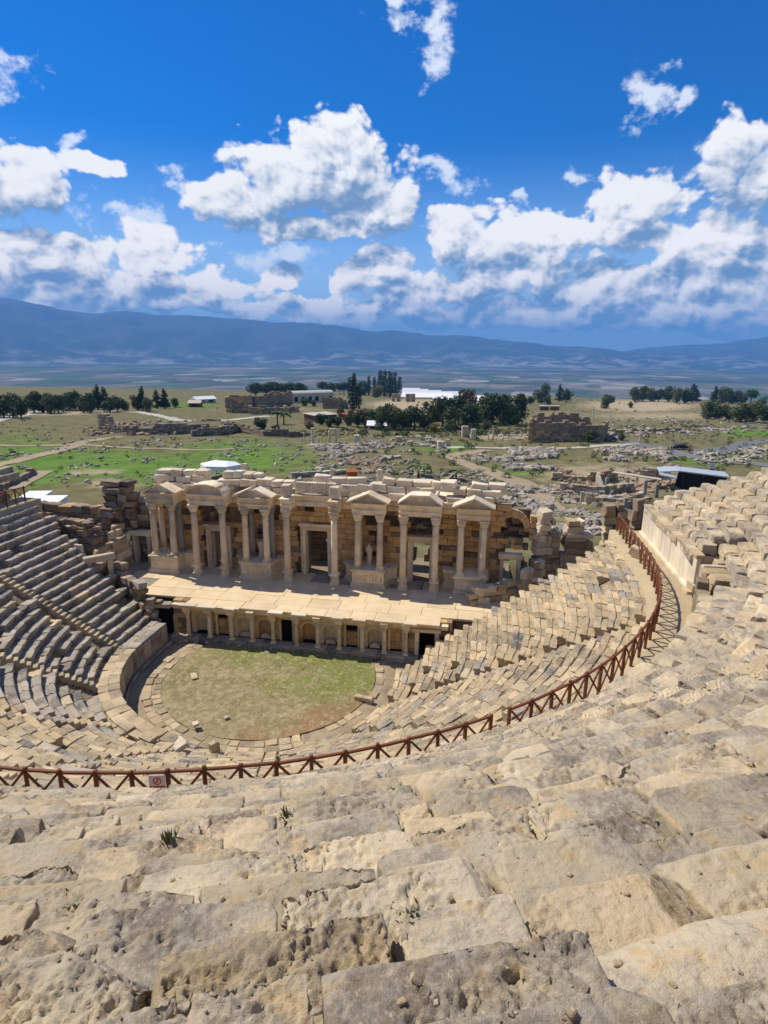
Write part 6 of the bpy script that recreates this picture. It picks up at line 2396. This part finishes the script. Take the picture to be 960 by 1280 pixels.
for (px, py, wpx, hp, lab) in [(581, 546, 8, 14, 'left one of the two broad pale pillars below the central grove'), (591, 550, 6, 14, 'right one of the two broad pale pillars below the central grove'), (446, 553, 7, 10, 'pale stepped pedestal right of the columned gate'), (551, 562, 9, 11, 'big white squared block on the excavated street'), (560, 558, 6, 9, 'smaller white block next to the big squared one'), (499, 553, 8, 8, 'pale block base at the left of the excavated street')]:
    P = ground_pt(px, py)
    k_ = px_m(P)
    o = MB().add(cbox((wpx / k_, wpx / k_ * .8, hp / k_), .1, .08) + np.array([0, 0, hp / k_ / 2 - .1]), [CB_Q, CB_T]).build('stone_pillar', M_white)
    o.location = P
    o.rotation_euler[2] = .2
    tag(o, lab, 'pillar')


# ---- parked car, bollard box and visitor by the road
def lathe_y(prof, c):
    V, F = lathe(prof, 14)
    return np.stack([V[:, 0], V[:, 2], V[:, 1]], 1) + np.array(c), [f[:, ::-1] for f in F]


P = ground_pt(849, 562)
car = thing('car', 'dark parked car on the asphalt road at the right', 'car', tuple(P + np.array([0, 0, .1])), 0.15)
M_carp = plain_mat('dark_car_paint', (0.025, 0.028, 0.035), .3, .05, 2, 0)
M_tyre = plain_mat('tyre_rubber', (0.015, 0.015, 0.015), .9, .1, 2, 0)
M_glass = plain_mat('car_glass', (0.05, 0.06, 0.07), .08, .02, 2, 0)
body = [(-2.15, .35), (-2.2, .75), (-1.9, .95), (-1.2, 1.02), (-.65, 1.45), (.75, 1.5), (1.5, 1.05), (2.1, .95), (2.2, .6), (2.15, .35)]
V, F = prism(body, -.85, .85, 'y')
MB().add(V, F).build('body', M_carp, car)
for sgn in (-1, 1):
    V, F = prism([(-1.0, 1.05), (-.6, 1.40), (.68, 1.44), (1.25, 1.08)], sgn * .856 - .004, sgn * .856 + .004, 'y')
    MB().add(V, F).build('side_window', M_glass, car)
    for xx in (-1.35, 1.35):
        V, F = lathe_y([(.33, -.11), (.33, .11)], (xx, sgn * .78, .33))
        wv_ = MB().add(V, F).build('wheel', M_tyre, car)
        V, F = lathe_y([(.2, -.118), (.2, .118)], (xx, sgn * .78, .33))
        MB().add(V, F).build('rim', M_metalroof, wv_)
    MB().add(cbox((.06, .3, .14), .01) + np.array([-2.19, sgn * .6, .72]), [CB_Q, CB_T]).build('headlight', M_whiteroof, car)
P = ground_pt(861, 566)
pers = thing('person', 'distant visitor in a reddish top and dark trousers walking on the road', 'person', tuple(P))
M_red = plain_mat('red_cloth', (0.40, 0.07, 0.05), .9, .1, 5, .1)
M_trous = plain_mat('dark_trousers', (0.02, 0.022, 0.03), .9, .1, 5, .1)
M_skin = plain_mat('skin', (0.45, 0.27, 0.18), .7, .05, 5, 0)
bd = MB()
V, F = lathe([(.10, 0.80), (.17, .9), (.16, 1.1), (.20, 1.35), (.19, 1.42), (.07, 1.47), (.06, 1.52), (.095, 1.58), (.11, 1.66), (.095, 1.74), (.03, 1.78)], 12)
V[:, 1] *= .7
bd.add(V, F)
for sgn in (-1, 1):
    bd.add(bar((sgn * .09, .02 * sgn, .9), (sgn * .1, .14 * sgn, .48), .15, .16), [CB_Q, CB_T])
    bd.add(bar((sgn * .1, .14 * sgn, .5), (sgn * .1, .10 * sgn, .04), .11, .12), [CB_Q, CB_T])
    bd.add(bar((sgn * .1, .05 + .1 * sgn, .04), (sgn * .1, -.17 + .1 * sgn, .04), .09, .08), [CB_Q, CB_T])
    bd.add(bar((sgn * .20, 0, 1.38), (sgn * .25, -.06 * sgn, 1.10), .085, .09), [CB_Q, CB_T])
    bd.add(bar((sgn * .25, -.06 * sgn, 1.12), (sgn * .24, -.16 * sgn, .86), .07, .07), [CB_Q, CB_T])
bd.build('body', M_skin, pers, smooth=True)
V, F = lathe([(.175, .88), (.19, .9), (.18, 1.1), (.22, 1.36), (.17, 1.44), (.08, 1.47)], 12)
V[:, 1] *= .78
MB().add(V, F).build('shirt', M_red, pers, smooth=True)
tr_ = MB()
for sgn in (-1, 1):
    tr_.add(bar((sgn * .09, .02 * sgn, .94), (sgn * .1, .14 * sgn, .46), .18, .19), [CB_Q, CB_T])
    tr_.add(bar((sgn * .1, .14 * sgn, .5), (sgn * .1, .10 * sgn, .12), .14, .15), [CB_Q, CB_T])
tr_.build('trousers', M_trous, pers)
V, F = lathe([(.118, 1.65), (.12, 1.70), (.105, 1.77), (.03, 1.80)], 10)
MB().add(V, F).build('hair', M_void, pers, smooth=True)


# ---- weeds growing in cracks of the foreground seats
bpy.context.view_layer.update()
DG = bpy.context.evaluated_depsgraph_get()


def surf_hit(px, py):
    d = ray(px, py)
    ok_, loc_, nrm_, *_r = scene.ray_cast(DG, Vector(CAM), Vector(d))
    if ok_ and (Vector(CAM) - loc_).length < 40:
        return np.array(loc_)
    for t in np.linspace(1.0, 40, 4000):
        X = CAM + d * t
        R = np.hypot(X[0], min(X[1], 0)) if X[1] < 0 else abs(X[0])
        if X[2] < ZU0 + (R - RU0 - .25) * RISEU / RUNU:
            return X
    return CAM + d * 10


for (px, py, h, lab) in [(211, 1052, .2, 'small upright weed in a crack of the left foreground stones'), (515, 1142, .06, 'low green tuft in a crack of the middle foreground stones'), (358, 1018, .12, 'tiny weed under a block edge left of the centre foreground')]:
    P = surf_hit(px, py)
    rg = np.random.default_rng(px)
    w_ = MB()
    for k in range(42):
        b = P * 0 + np.array([rg.normal() * .035, rg.normal() * .03, 0])
        tip = b + np.array([rg.normal() * .03, rg.normal() * .03, h * rg.uniform(.4, 1)])
        sd_ = np.array([rg.normal(), rg.normal(), 0])
        sd_ *= .012 / np.linalg.norm(sd_)
        mid = (b + tip) / 2
        w_.add(np.array([b, mid + sd_, tip, mid - sd_]), np.array([[0, 1, 2, 3]]), rg.random())
    o = thing('weed', lab, 'weed', tuple(P + np.array([0, 0, -.03])))
    w_.build('leaves', L_WEED, o)
    MB().add(bar((0, 0, -.05), (0.01, 0, h * .6), .006, .006), [CB_Q, CB_T]).build('stem', L_WEED, o)

# ---- stone chips lying in the joints of the nearest seats
rg = np.random.default_rng(808)
ch_ = MB()
for k in range(170):
    px, py = rg.uniform(-20, 980), 985 + 300 * rg.random() ** 1.3
    P = surf_hit(px, py)
    sz_ = 0.010 + 0.028 * rg.random() ** 3
    add_stone(ch_, (P[0], P[1], P[2] + sz_ * .1), (sz_ * rg.uniform(.8, 1.6), sz_, sz_ * rg.uniform(.5, .9)), rg.random() * 3.1, sz_ * .15, sz_ * .16, .3, rng=rg)
tag(ch_.build('stone_chips', M_near), 'small stone chips strewn over the foreground seats', 'stone chips', kind='stuff')

# ------------------------------------------------------------------ haze over the plain
HAZE = 9.0e-5
hm = bpy.data.materials.new('haze_air')
hm.use_nodes = True
ht = hm.node_tree
ht.nodes.clear()
hv = ht.nodes.new('ShaderNodeVolumePrincipled')
hv.inputs['Color'].default_value = (0.17, 0.48, 1.0, 1)
hv.inputs['Density'].default_value = HAZE
hv.inputs['Anisotropy'].default_value = 0.0
ho = ht.nodes.new('ShaderNodeOutputMaterial')
ht.links.new(hv.outputs[0], ho.inputs['Volume'])
V, F = prism([(-30000, -2500), (30000, -2500), (30000, 27000), (-30000, 27000)], -420, max(RIDGE_TOP) + 30)
tag(MB().add(V, F).build('haze', hm), 'bluish haze in the air over the plain', 'haze', kind='stuff')
